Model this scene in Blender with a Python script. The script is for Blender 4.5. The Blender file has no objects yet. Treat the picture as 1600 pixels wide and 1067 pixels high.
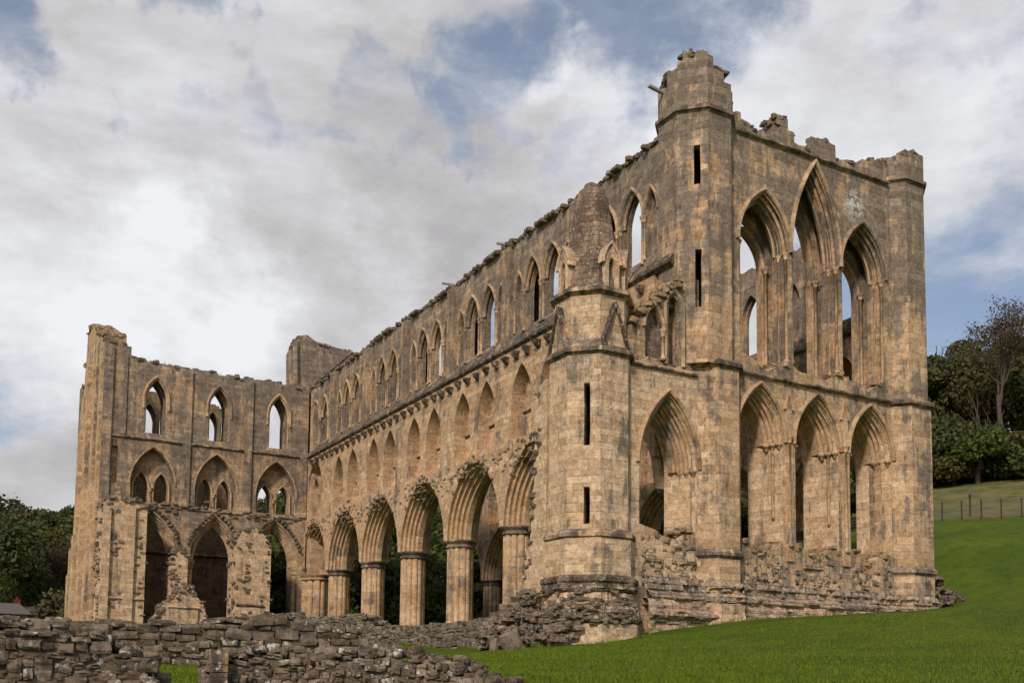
import bpy, math, random
import numpy as np
from mathutils import Vector, Matrix, noise as mnoise
from mathutils.geometry import tessellate_polygon
R = math.radians
C = bpy.context.scene
COL = C.collection
rnd = random.Random(7)

# ------------------------------------------------------------------ camera, light, exposure
CAM = Vector((-26.4162, -38.5624, -2.5919))
YAW, PITCH, ROLL, FPX, PPX, PPY = 0.512908, 0.0817275, 0.0122259, 1627.4186, 777.967, 930.651
f_ = Vector((math.sin(YAW) * math.cos(PITCH), math.cos(YAW) * math.cos(PITCH), math.sin(PITCH)))
r0 = Vector((math.cos(YAW), -math.sin(YAW), 0)); u0 = r0.cross(f_)
r_ = r0 * math.cos(ROLL) + u0 * math.sin(ROLL); u_ = -r0 * math.sin(ROLL) + u0 * math.cos(ROLL)
cam = bpy.data.cameras.new("camera"); co = bpy.data.objects.new("camera", cam); COL.objects.link(co)
M4 = Matrix((r_, u_, -f_)).transposed().to_4x4(); M4.translation = CAM
co.matrix_world = M4
cam.sensor_width = 36; cam.sensor_fit = 'HORIZONTAL'; cam.lens = FPX / 1600 * 36
cam.shift_x = (800 - PPX) / 1600; cam.shift_y = (PPY - 533.5) / 1600
cam.clip_start = 0.1; cam.clip_end = 8000
C.camera = co

SUN_EL, SUN_AZ = 36, 230          # azimuth clockwise from +Y: the sun stands to the left of and behind the camera
sd = Vector((math.sin(R(SUN_AZ)) * math.cos(R(SUN_EL)), math.cos(R(SUN_AZ)) * math.cos(R(SUN_EL)), math.sin(R(SUN_EL))))
sl = bpy.data.lights.new("sun", 'SUN'); sl.energy = 2.6; sl.angle = R(5.0); sl.color = (1, .885, .785)
so = bpy.data.objects.new("sun", sl); COL.objects.link(so)
so.rotation_euler = sd.to_track_quat('Z', 'Y').to_euler(); so.location = (-60, -60, 60)
C.view_settings.view_transform = 'Standard'; C.view_settings.look = 'None'
C.view_settings.exposure = 0.14; C.view_settings.gamma = 1

def make_world():
    w = bpy.data.worlds.new("World"); C.world = w; w.use_nodes = True
    nt = w.node_tree; N = nt.nodes; L = nt.links; N.clear()
    out = N.new('ShaderNodeOutputWorld'); bg = N.new('ShaderNodeBackground'); bg.inputs[1].default_value = 0.1
    L.new(bg.outputs[0], out.inputs[0])
    sky = N.new('ShaderNodeTexSky'); sky.sky_type = 'NISHITA'; sky.sun_disc = False
    sky.sun_elevation = R(SUN_EL); sky.sun_rotation = R(SUN_AZ); sky.altitude = 100; sky.dust_density = 1.5; sky.air_density = 1.0
    tc = N.new('ShaderNodeTexCoord')
    def mth(op, a, b=None, c=None, clamp=False):
        n = N.new('ShaderNodeMath'); n.operation = op; n.use_clamp = clamp
        for i, v in enumerate((a, b, c)):
            if v is None: continue
            if isinstance(v, (int, float)): n.inputs[i].default_value = v
            else: L.new(v, n.inputs[i])
        return n.outputs[0]
    sx = N.new('ShaderNodeSeparateXYZ'); L.new(tc.outputs['Generated'], sx.inputs[0])
    nn = N.new('ShaderNodeVectorMath'); nn.operation = 'NORMALIZE'; L.new(tc.outputs['Generated'], nn.inputs[0])
    dirv = nn.outputs[0]
    def noise(vec, scale, det, rough, loc=(0, 0, 0), sc=(1, 1, 1), dist=0.0):
        mp = N.new('ShaderNodeMapping'); mp.inputs[1].default_value = loc; mp.inputs[3].default_value = sc
        L.new(vec, mp.inputs[0])
        n = N.new('ShaderNodeTexNoise'); n.inputs['Scale'].default_value = scale; n.inputs['Detail'].default_value = det
        n.inputs['Roughness'].default_value = rough; n.inputs['Distortion'].default_value = dist
        L.new(mp.outputs[0], n.inputs['Vector']); return n.outputs[0]
    def ramp(x, a, b, lo=0.0, hi=1.0):
        m = N.new('ShaderNodeMapRange'); m.interpolation_type = 'SMOOTHSTEP'
        L.new(x, m.inputs[0]); m.inputs[1].default_value = a; m.inputs[2].default_value = b
        m.inputs[3].default_value = lo; m.inputs[4].default_value = hi; return m.outputs[0]
    # directions bent by noise so that the cloud masses get torn edges
    wn = N.new('ShaderNodeTexNoise'); wn.inputs['Scale'].default_value = 3.2; wn.inputs['Detail'].default_value = 7; wn.inputs['Roughness'].default_value = .6; L.new(dirv, wn.inputs['Vector'])
    ws_ = N.new('ShaderNodeVectorMath'); ws_.operation = 'MULTIPLY_ADD'; L.new(wn.outputs['Color'], ws_.inputs[0]); ws_.inputs[1].default_value = (.55, .55, .55); ws_.inputs[2].default_value = (-.275, -.275, -.275)
    wa = N.new('ShaderNodeVectorMath'); wa.operation = 'ADD'; L.new(dirv, wa.inputs[0]); L.new(ws_.outputs[0], wa.inputs[1])
    wnn = N.new('ShaderNodeVectorMath'); wnn.operation = 'NORMALIZE'; L.new(wa.outputs[0], wnn.inputs[0]); bent = wnn.outputs[0]
    def blob(px_, py_, rad):          # soft round weight around a direction of the sky
        d = (r_ * ((px_ - PPX) / FPX) - u_ * ((py_ - PPY) / FPX) + f_).normalized()
        vm = N.new('ShaderNodeVectorMath'); vm.operation = 'DOT_PRODUCT'
        L.new(bent, vm.inputs[0]); vm.inputs[1].default_value = d
        return ramp(vm.outputs['Value'], math.cos(rad), 1.0)
    def addm(items, base):
        o = base
        for it, k in items: o = mth('ADD', o, mth('MULTIPLY', it, k))
        return o
    n1 = noise(dirv, 2.6, 10, .62, (3.1, 1.7, 0), (1, 1, 2.0), dist=.3)
    n2 = noise(dirv, 7.5, 9, .62, (7.3, 2.2, 1.0), (1, 1, 2.2), dist=.25)
    cover = mth('ADD', mth('MULTIPLY', n1, .85), mth('MULTIPLY', n2, .6))
    cover = addm([(blob(400, 260, .40), .30), (blob(1380, 150, .30), .22), (blob(60, 700, .22), .25), (blob(250, 440, .26), .22), (blob(1500, 120, .2), .12), (blob(700, 200, .2), .15),
                  (blob(1080, 40, .17), -.30), (blob(820, 50, .15), -.30), (blob(340, 95, .075), -.42), (blob(540, 95, .075), -.45), (blob(700, 80, .08), -.35), (blob(1150, 300, .2), .12), (blob(950, 250, .2), .14), (blob(780, 330, .12), -.14),
                  (blob(10, 0, .08), -.35), (blob(1580, 400, .20), -.30), (blob(1500, 60, .08), -.1), (blob(830, 420, .13), -.25), (blob(20, 570, .12), -.5), (blob(1420, 50, .06), -.2), (blob(600, 480, .1), -.08)], cover)
    mask = ramp(cover, .57, .93)
    n3 = noise(dirv, 3.4, 11, .62, (1.3, 9.2, 4.0), (1, 1, 2.0), dist=.35)
    n4 = noise(dirv, 11, 8, .62, (4.3, 0.2, 2.0), (1, 1, 2.4), dist=.2)
    lite = addm([(blob(430, 230, .34), -.14), (blob(760, 220, .20), -.08), (blob(560, 330, .14), -.08), (blob(60, 690, .15), -.12), (blob(500, 550, .10), -.14), (blob(110, 340, .10), -.10),
                 (blob(200, 430, .17), .22), (blob(450, 440, .14), .20), (blob(770, 70, .07), .22), (blob(330, 500, .14), .12), (blob(1150, 130, .12), .12), (blob(930, 110, .1), .16), (blob(60, 480, .12), .12),
                 (blob(30, 810, .12), -.06)], mth('ADD', mth('MULTIPLY', n3, .80), mth('MULTIPLY', n4, .68)))
    cr = N.new('ShaderNodeValToRGB'); e = cr.color_ramp.elements
    e[0].position = .36; e[0].color = (4.2, 4.1, 4.2, 1); e[1].position = .98; e[1].color = (7.9, 8.0, 8.3, 1)
    m1 = e.new(.54); m1.color = (5.25, 5.15, 5.25, 1); m2 = e.new(.76); m2.color = (6.5, 6.55, 6.85, 1)
    L.new(lite, cr.inputs[0])
    skyc = N.new('ShaderNodeMix'); skyc.data_type = 'RGBA'; skyc.blend_type = 'MULTIPLY'; skyc.inputs[0].default_value = 1
    L.new(sky.outputs[0], skyc.inputs[6]); skyc.inputs[7].default_value = (.95, .95, 1.0, 1)
    # thin veil over the blue
    veil = N.new('ShaderNodeMix'); veil.data_type = 'RGBA'; L.new(ramp(n2, .3, .75, .22, .62), veil.inputs[0])
    L.new(skyc.outputs[2], veil.inputs[6]); veil.inputs[7].default_value = (5.0, 5.3, 5.9, 1)
    mx = N.new('ShaderNodeMix'); mx.data_type = 'RGBA'; L.new(mask, mx.inputs[0]); L.new(veil.outputs[2], mx.inputs[6]); L.new(cr.outputs[0], mx.inputs[7])
    L.new(mx.outputs[2], bg.inputs[0])
make_world()

# ------------------------------------------------------------------ materials
M = {}
def new_mat(name, rough=.95):
    m = bpy.data.materials.new(name); m.use_nodes = True
    nt = m.node_tree; b = nt.nodes['Principled BSDF']; b.inputs['Roughness'].default_value = rough
    b.inputs['Specular IOR Level'].default_value = .15
    M[name] = m; return m, nt, b
class NT:
    def __init__(s, nt): s.nt = nt; s.N = nt.nodes; s.L = nt.links
    def put(s, n, i, v):
        if v is None: return
        if hasattr(v, 'links') or isinstance(v, bpy.types.NodeSocket): s.L.new(v, n.inputs[i])
        else: n.inputs[i].default_value = v
    def m(s, op, a, b=None, c=None, clamp=False):
        n = s.N.new('ShaderNodeMath'); n.operation = op; n.use_clamp = clamp
        s.put(n, 0, a); s.put(n, 1, b); s.put(n, 2, c); return n.outputs[0]
    def noise(s, vec, scale, det=4, rough=.6, sc=(1, 1, 1), loc=(0, 0, 0), dist=0, out=0):
        mp = s.N.new('ShaderNodeMapping'); mp.inputs[1].default_value = loc; mp.inputs[3].default_value = sc
        s.L.new(vec, mp.inputs[0]); n = s.N.new('ShaderNodeTexNoise'); s.L.new(mp.outputs[0], n.inputs['Vector'])
        n.inputs['Scale'].default_value = scale; n.inputs['Detail'].default_value = det; n.inputs['Roughness'].default_value = rough
        n.inputs['Distortion'].default_value = dist; return n.outputs[out]
    def ramp(s, x, a, b, lo=0., hi=1.):
        n = s.N.new('ShaderNodeMapRange'); n.interpolation_type = 'SMOOTHSTEP'; s.put(n, 0, x)
        for i, v in enumerate((a, b, lo, hi)): n.inputs[i + 1].default_value = v
        return n.outputs[0]
    def mix(s, fac, a, b, mode='MIX'):
        n = s.N.new('ShaderNodeMix'); n.data_type = 'RGBA'; n.blend_type = mode
        s.put(n, 0, fac); s.put(n, 6, a); s.put(n, 7, b); return n.outputs[2]
    def white(s, a, b=None):
        n = s.N.new('ShaderNodeTexWhiteNoise'); n.noise_dimensions = '2D'
        cb = s.N.new('ShaderNodeCombineXYZ'); s.put(cb, 0, a); s.put(cb, 1, b if b is not None else 0.37); s.L.new(cb.outputs[0], n.inputs[0])
        return n.outputs[0], n.outputs[1]

def stone(name, tan=(.485, .322, .185), tan2=(.625, .455, .29), grey=(.20, .165, .13), dark=(.075, .058, .045), weather=.5, darkk=.5, lichen=.15,
          h=.29, w=.46, joint=.5, bump=.42, orange=.30, seed=0.0, streak=.5, zg=.13, stain=None):
    mat, nt, b = new_mat(name); t = NT(nt); N, L = t.N, t.L
    uv = N.new('ShaderNodeUVMap'); sp = N.new('ShaderNodeSeparateXYZ'); L.new(uv.outputs[0], sp.inputs[0])
    geo = N.new('ShaderNodeNewGeometry'); P = geo.outputs['Position']
    wob = t.noise(P, 2.3, 3, .5); wob2 = t.noise(P, 2.1, 3, .5, loc=(5, 3, 9))
    v = t.m('ADD', sp.outputs[1], t.m('MULTIPLY', t.m('SUBTRACT', wob, .5), .07))
    # courses of uneven height: warp v by a slow sine pair
    v = t.m('ADD', v, t.m('MULTIPLY', t.m('SINE', t.m('MULTIPLY', v, 2.7)), .07))
    v = t.m('ADD', v, t.m('MULTIPLY', t.m('SINE', t.m('MULTIPLY', v, 7.1)), .025))
    vr = t.m('DIVIDE', v, h); row = t.m('FLOOR', vr); fv = t.m('SUBTRACT', vr, row)
    r1, rc = t.white(row, seed + .11); r2, _ = t.white(row, seed + 5.3)
    wr = t.m('MULTIPLY', t.m('MULTIPLY_ADD', r1, .9, .65), w)
    u = t.m('ADD', sp.outputs[0], t.m('MULTIPLY', t.m('SUBTRACT', wob2, .5), .09))
    ur = t.m('ADD', t.m('DIVIDE', u, wr), t.m('MULTIPLY', r2, 17.0))
    ur = t.m('ADD', ur, t.m('MULTIPLY', t.m('SINE', t.m('MULTIPLY', ur, 2.3)), .22))
    colm = t.m('FLOOR', ur); fu = t.m('SUBTRACT', ur, colm)
    c1, cc = t.white(t.m('ADD', t.m('MULTIPLY', row, 7.13), seed), colm); c2, _ = t.white(colm, t.m('ADD', t.m('MULTIPLY', row, 3.7), seed + 2.2))
    du = t.m('MULTIPLY', t.m('MINIMUM', fu, t.m('SUBTRACT', 1., fu)), wr); dv = t.m('MULTIPLY', t.m('MINIMUM', fv, t.m('SUBTRACT', 1., fv)), h)
    fine = t.noise(P, 9, 5, .65)
    de = t.m('ADD', t.m('MINIMUM', du, dv), t.m('MULTIPLY', t.m('SUBTRACT', fine, .5), .05))
    jm = t.m('SUBTRACT', 1., t.ramp(de, .002, .017))                 # 1 in the joint
    jvis = t.ramp(t.noise(P, .8, 3, .6, loc=(2, 2, 2)), .35, .6, .25, 1.)
    big = t.noise(P, .42, 8, .72, loc=(seed, 0, 0), dist=.4)
    mid = t.noise(P, 1.4, 6, .7, loc=(0, seed, 3))
    stre = t.noise(P, 1.0, 5, .65, sc=(1.9, 1.9, .20), loc=(seed, 4, 0))
    base = t.mix(t.m('ADD', t.m('MULTIPLY', c1, .45), t.ramp(mid, .38, .62, 0, .5)), (*tan, 1), (*tan2, 1))
    og = t.ramp(t.m('ADD', t.m('MULTIPLY', t.noise(P, 1.1, 5, .7, loc=(9, 9, seed)), 1.0), t.m('MULTIPLY', c2, .12)), .55, .70, 0, orange)
    base = t.mix(og, base, (.52, .27, .085, 1))
    wv = t.m('ADD', t.m('MULTIPLY', big, 1.5), t.m('ADD', t.m('MULTIPLY', mid, .8), t.m('ADD', t.m('MULTIPLY', stre, 1.3 * streak / .5), t.m('MULTIPLY', c2, .10))))
    gz_ = N.new('ShaderNodeSeparateXYZ'); L.new(P, gz_.inputs[0])
    wv = t.m('ADD', wv, t.ramp(gz_.outputs[2], 8, 21, -.02, zg))       # the tops have weathered longest
    T = .5 * 3.6 + .05 + .42 * (.5 - weather)
    wm = t.ramp(wv, T - .11, T + .15)
    col = t.mix(t.m('MULTIPLY', wm, .92), base, t.mix(c1, (*grey, 1), (grey[0] * 1.2, grey[1] * 1.2, grey[2] * 1.2, 1)))
    T2 = .70 - .28 * darkk
    dm = t.ramp(t.m('ADD', t.m('MULTIPLY', t.noise(P, .9, 7, .75, loc=(seed, 1, 7)), .6), t.m('MULTIPLY', stre, .4)), T2 - .10, T2 + .02)
    col = t.mix(t.m('MULTIPLY', dm, .8), col, (*dark, 1))
    # rain-washed value noise on every block
    grain = t.noise(P, 26, 4, .7, loc=(1, 2, 3)); pock = t.noise(P, 4.2, 6, .75, loc=(6, 2, 3))
    col = t.mix(1., col, t.mix(t.ramp(fine, .25, .75), (.78, .77, .76, 1), (1.18, 1.18, 1.18, 1)), 'MULTIPLY')
    col = t.mix(1., col, t.mix(t.ramp(pock, .30, .66), (.72, .70, .68, 1), (1.14, 1.14, 1.14, 1)), 'MULTIPLY')
    col = t.mix(1., col, t.mix(t.ramp(grain, .25, .75), (.86, .86, .86, 1), (1.12, 1.12, 1.12, 1)), 'MULTIPLY')
    col = t.mix(1., col, t.mix(c1, (.87, .87, .88, 1), (1.10, 1.09, 1.07, 1)), 'MULTIPLY')
    col = t.mix(1., col, t.mix(r1, (.88, .87, .86, 1), (1.07, 1.07, 1.07, 1)), 'MULTIPLY')
    if stain:      # white lichen splash
        vd = N.new('ShaderNodeVectorMath'); vd.operation = 'DISTANCE'; L.new(P, vd.inputs[0]); vd.inputs[1].default_value = stain
        sm = t.m('MULTIPLY', t.ramp(vd.outputs['Value'], 1.0, .25), t.ramp(t.noise(P, 3.1, 6, .75), .47, .54)); col = t.mix(t.m('MULTIPLY', sm, .85), col, (.62, .60, .55, 1))
    if lichen > 0:
        lm = t.m('MULTIPLY', t.ramp(t.noise(P, 6, 4, .7, loc=(3, 3, 3)), .66 - .1 * lichen, .70 - .1 * lichen), t.ramp(t.noise(P, .6, 4, .6, loc=(8, seed, 8)), .62 - .4 * lichen, .72 - .4 * lichen))
        col = t.mix(t.m('MULTIPLY', lm, .8), col, (.50, .48, .42, 1))
    col = t.mix(t.m('MULTIPLY', t.m('MULTIPLY', jm, jvis), joint), col, (.085, .062, .042, 1))
    L.new(col, b.inputs['Base Color'])
    hgt = t.m('ADD', t.m('MULTIPLY', t.m('SUBTRACT', 1., jm), .5), t.m('ADD', t.m('MULTIPLY', c2, .35), t.m('ADD', t.m('MULTIPLY', fine, .9), t.m('ADD', t.m('MULTIPLY', mid, .9), t.m('MULTIPLY', pock, .9)))))
    bp = N.new('ShaderNodeBump'); bp.inputs['Strength'].default_value = bump; bp.inputs['Distance'].default_value = .08
    L.new(hgt, bp.inputs['Height']); L.new(bp.outputs[0], b.inputs['Normal'])
    return mat
stone('stone_tan', weather=.15, darkk=.06, zg=.05, lichen=.1, seed=1.3)
stone('stone_pale', joint=.42, tan=(.53, .368, .222), tan2=(.67, .51, .345), weather=.14, darkk=.12, lichen=.12, seed=4.1, orange=.25)
stone('stone_weathered', weather=.58, darkk=.22, lichen=.2, seed=2.7, tan=(.42, .29, .18), tan2=(.52, .385, .25), h=.24, w=.4)
stone('stone_mixed', weather=.40, darkk=.2, zg=.24, joint=.42, stain=(10.0, -6.5, 19.2), lichen=.15, seed=8.8)
stone('stone_mossy', weather=.95, darkk=.62, lichen=.75, seed=6.1, grey=(.16, .125, .095), dark=(.06, .045, .035), h=.22, w=.38, bump=.6)
stone('stone_spire', tan=(.30, .21, .14), tan2=(.38, .28, .19), grey=(.17, .12, .088), weather=.7, darkk=.35, lichen=.6, seed=9.1, h=.19, w=.3, bump=.8, zg=0)
stone('stone_upper', weather=.55, darkk=.40, lichen=.45, seed=5.9, h=.2, w=.4, bump=.7)
stone('stone_rubble', tan=(.40, .29, .19), tan2=(.55, .42, .28), grey=(.19, .15, .115), weather=.50, darkk=.30, lichen=.5, seed=3.9, h=.13, w=.24, bump=.9, zg=0, joint=.8)
stone('stone_plinth', tan=(.40, .29, .195), tan2=(.5, .38, .265), grey=(.21, .165, .125), weather=.55, darkk=.25, lichen=.9, seed=2.9, h=.18, w=.5, bump=.9, zg=0, joint=.7)
stone('stone_trim', weather=.80, darkk=.55, lichen=.25, seed=3.3, h=.45, w=.7, joint=.35, bump=.3)
stone('stone_moulding', weather=.25, darkk=.12, lichen=.05, seed=5.5, h=.42, w=1.2, joint=.4, bump=.2, tan=(.46, .31, .18), tan2=(.58, .42, .265))
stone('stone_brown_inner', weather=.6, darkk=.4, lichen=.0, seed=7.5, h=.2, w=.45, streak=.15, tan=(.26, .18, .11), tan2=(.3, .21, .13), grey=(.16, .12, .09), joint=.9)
def rubble_mat(name, a, bb, lich, dk):
    mat, nt, b = new_mat(name); t = NT(nt); N, L = t.N, t.L
    geo = N.new('ShaderNodeNewGeometry'); P = geo.outputs['Position']
    ri = geo.outputs['Random Per Island']
    w1, _ = t.white(ri, 1.7)
    col = t.mix(ri, (*a, 1), (*bb, 1))
    col = t.mix(t.ramp(w1, .90, .97, 0, .45), col, (.30, .19, .10, 1))
    n1 = t.noise(P, 3.2, 7, .72); n2 = t.noise(P, 14, 5, .7)
    col = t.mix(t.ramp(n1, .42, .62, 0, dk), col, (.035, .027, .022, 1))
    col = t.mix(1., col, t.mix(n2, (.6, .6, .6, 1), (1.35, 1.33, 1.3, 1)), 'MULTIPLY')
    lm = t.m('MULTIPLY', t.ramp(t.noise(P, 9, 4, .7, loc=(3, 1, 3)), .55, .62), t.ramp(t.m('ADD', t.m('MULTIPLY', w1, .5), t.m('MULTIPLY', t.noise(P, 1.2, 3, .6), .6)), .74 - lich * .35, .86 - lich * .35))
    col = t.mix(t.m('MULTIPLY', lm, .85), col, (.55, .53, .47, 1))
    moss = t.m('MULTIPLY', t.ramp(t.noise(P, 2.1, 4, .6, loc=(6, 6, 6)), .60, .68), .6)
    col = t.mix(moss, col, (.07, .075, .02, 1))
    L.new(col, b.inputs['Base Color'])
    bp = N.new('ShaderNodeBump'); bp.inputs['Strength'].default_value = .7; bp.inputs['Distance'].default_value = .05
    L.new(t.m('ADD', n2, t.m('MULTIPLY', n1, 1.5)), bp.inputs['Height']); L.new(bp.outputs[0], b.inputs['Normal'])
rubble_mat('rubble_dark', (.135, .098, .068), (.29, .23, .17), .65, .62)
rubble_mat('rubble_lichen', (.16, .125, .09), (.27, .21, .145), .6, .6)
rubble_mat('rubble_hood', (.24, .175, .115), (.36, .27, .175), .35, .55)
rubble_mat('rubble_tan', (.30, .21, .12), (.42, .31, .18), .25, .45)

def simple(name, col, rough=.9, nscale=6, var=.35, metal=0, bump=0):
    mat, nt, b = new_mat(name, rough); t = NT(nt)
    geo = t.N.new('ShaderNodeNewGeometry'); n = t.noise(geo.outputs['Position'], nscale, 5, .65)
    c = t.mix(n, tuple(x * (1 - var) for x in col) + (1,), tuple(min(1, x * (1 + var)) for x in col) + (1,))
    t.L.new(c, b.inputs['Base Color']); b.inputs['Metallic'].default_value = metal
    if bump:
        bp = t.N.new('ShaderNodeBump'); bp.inputs['Strength'].default_value = bump; bp.inputs['Distance'].default_value = .03
        t.L.new(n, bp.inputs['Height']); t.L.new(bp.outputs[0], b.inputs['Normal'])
rubble_mat('mortar_core', (.16, .12, .085), (.19, .145, .10), .4, .5)
simple('weathered_wood', (.30, .28, .25), nscale=20)
simple('fence_wood', (.07, .055, .04), nscale=10)
simple('bark', (.10, .075, .055), nscale=8, bump=.8)
simple('bark_pale', (.13, .105, .08), nscale=8, bump=.8)
simple('roof_slate', (.12, .10, .095), nscale=3)
simple('brick_red', (.36, .10, .07), nscale=5)
simple('wire', (.10, .10, .10), rough=.5, metal=.6)
simple('sign_board', (.16, .14, .12), nscale=10)
simple('dry_grass', (.26, .22, .11), nscale=8)
simple('grass_blade', (.108, .150, .009), nscale=.8, var=.35)

def leaf_mat(name, a, b2, c3=None):
    mat, nt, b = new_mat(name, .8); t = NT(nt); N, L = t.N, t.L
    geo = N.new('ShaderNodeNewGeometry'); ri = geo.outputs['Random Per Island']
    n = t.noise(geo.outputs['Position'], .35, 4, .6)
    col = t.mix(t.m('ADD', t.m('MULTIPLY', ri, .55), t.m('MULTIPLY', n, .45)), (*a, 1), (*b2, 1))
    if c3: col = t.mix(t.ramp(t.noise(geo.outputs['Position'], .09, 3, .6, loc=(4, 4, 0)), .5, .66, 0, .75), col, (*c3, 1))
    L.new(col, b.inputs['Base Color'])
    tr = N.new('ShaderNodeBsdfTranslucent'); L.new(col, tr.inputs[0])
    mx = N.new('ShaderNodeMixShader'); mx.inputs[0].default_value = .22
    L.new(b.outputs[0], mx.inputs[1]); L.new(tr.outputs[0], mx.inputs[2])
    L.new(mx.outputs[0], N['Material Output'].inputs[0])
leaf_mat('leaf_wood', (.045, .058, .020), (.115, .128, .045), (.13, .095, .048))
leaf_mat('leaf_green', (.045, .066, .016), (.125, .15, .038))
leaf_mat('leaf_dark', (.034, .046, .018), (.08, .095, .034))
leaf_mat('leaf_olive', (.055, .06, .018), (.13, .115, .035))
leaf_mat('leaf_bright', (.05, .075, .014), (.125, .15, .038))
leaf_mat('leaf_brown', (.07, .055, .03), (.15, .115, .06))

def ground_mat():
    mat, nt, b = new_mat('lawn'); t = NT(nt); N, L = t.N, t.L
    geo = N.new('ShaderNodeNewGeometry'); P = geo.outputs['Position']; sp = N.new('ShaderNodeSeparateXYZ'); L.new(P, sp.inputs[0])
    n1 = t.noise(P, .35, 4, .6); n2 = t.noise(P, 5, 5, .7); n3 = t.noise(P, 38, 4, .75)
    g = t.mix(t.ramp(n1, .3, .7), (.050, .086, .004, 1), (.105, .138, .007, 1))
    g = t.mix(t.ramp(n2, .38, .66, 0, .65), g, (.078, .112, .010, 1))
    g = t.mix(t.ramp(t.noise(P, 1.9, 6, .7, sc=(1, 1, 1), loc=(1, 5, 0)), .46, .62, 0, .5), g, (.028, .066, .005, 1))
    g = t.mix(1., g, t.mix(n3, (.45, .45, .45, 1), (1.6, 1.6, 1.6, 1)), 'MULTIPLY')
    g = t.mix(t.ramp(t.noise(P, 1.7, 5, .7, loc=(3, 9, 0)), .62, .74, 0, .45), g, (.12, .115, .03, 1))
    # the rough pasture on the hill beyond the fence: x*.64+y*.77 (distance from the church) large
    far = t.m('ADD', t.m('MULTIPLY', sp.outputs[0], .86), t.m('MULTIPLY', sp.outputs[1], .5))
    far = t.m('ADD', far, t.m('MULTIPLY', t.m('SUBTRACT', n1, .5), 2.))
    past = t.mix(t.ramp(t.noise(P, .5, 6, .75), .38, .62), (.085, .105, .022, 1), (.19, .15, .065, 1))
    past = t.mix(1., past, t.mix(n2, (.7, .7, .7, 1), (1.25, 1.25, 1.25, 1)), 'MULTIPLY')
    g = t.mix(t.ramp(far, 31.0, 33.0), g, past)
    L.new(g, b.inputs['Base Color'])
    bp = N.new('ShaderNodeBump'); bp.inputs['Strength'].default_value = .8; bp.inputs['Distance'].default_value = .06
    L.new(t.m('ADD', n3, t.m('MULTIPLY', n2, .6)), bp.inputs['Height']); L.new(bp.outputs[0], b.inputs['Normal'])
ground_mat()

# ------------------------------------------------------------------ mesh helpers
def tag(o, label=None, cat=None, group=None, kind=None):
    if label: o['label'] = label
    if cat: o['category'] = cat
    if group: o['group'] = group
    if kind: o['kind'] = kind
    return o
def empty(name, loc=(0, 0, 0), rz=0):
    o = bpy.data.objects.new(name, None); COL.objects.link(o); o.location = loc; o.rotation_euler = (0, 0, rz); return o
class MB:
    def __init__(s): s.v = []; s.f = []; s.uv = []; s.smooth = []
    def add(s, verts, faces, uvs=None, smooth=False):
        b = len(s.v); s.v += [tuple(x) for x in verts]
        for i, fc in enumerate(faces):
            s.f.append(tuple(b + k for k in fc)); s.uv.append(uvs[i] if uvs else None); s.smooth.append(smooth)
    def box(s, a, b):
        x0, y0, z0 = a; x1, y1, z1 = b
        v = [(x0, y0, z0), (x1, y0, z0), (x1, y1, z0), (x0, y1, z0), (x0, y0, z1), (x1, y0, z1), (x1, y1, z1), (x0, y1, z1)]
        s.add(v, [(0, 3, 2, 1), (4, 5, 6, 7), (0, 1, 5, 4), (1, 2, 6, 5), (2, 3, 7, 6), (3, 0, 4, 7)])
    def build(s, name, mat, parent=None, loc=None):
        me = bpy.data.meshes.new(name); me.from_pydata(s.v, [], s.f); me.materials.append(M[mat])
        uvl = me.uv_layers.new(name='UVMap'); data = np.zeros((len(me.loops), 2), dtype=np.float32)
        for p in me.polygons:
            e = s.uv[p.index]
            if e: 
                for k, li in enumerate(p.loop_indices): data[li] = e[k]
            else:
                n = p.normal
                if abs(n.z) < .75:
                    l = math.hypot(n.x, n.y) or 1; tx, ty = -n.y / l, n.x / l
                    if tx + ty * .7 < 0: tx, ty = -tx, -ty
                    for li in p.loop_indices:
                        c = me.vertices[me.loops[li].vertex_index].co; data[li] = (c.x * tx + c.y * ty, c.z)
                else:
                    for li in p.loop_indices:
                        c = me.vertices[me.loops[li].vertex_index].co; data[li] = (c.x, c.y)
        uvl.data.foreach_set('uv', data.ravel())
        me.polygons.foreach_set('use_smooth', s.smooth)
        me.update()
        o = bpy.data.objects.new(name, me); COL.objects.link(o)
        if parent: o.parent = parent
        if loc: o.location = loc
        return o
class Frame:      # wall frame: u along the wall, z up, d into the wall
    def __init__(s, O, U, D): s.O = Vector(O); s.U = Vector(U); s.D = Vector(D)
    def __call__(s, u, z, d): 
        p = s.O + s.U * u + s.D * d; return (p.x, p.y, p.z + z)
    def at(s, u0, z0=0): return Frame(s(u0, z0, 0), s.U, s.D)

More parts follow.
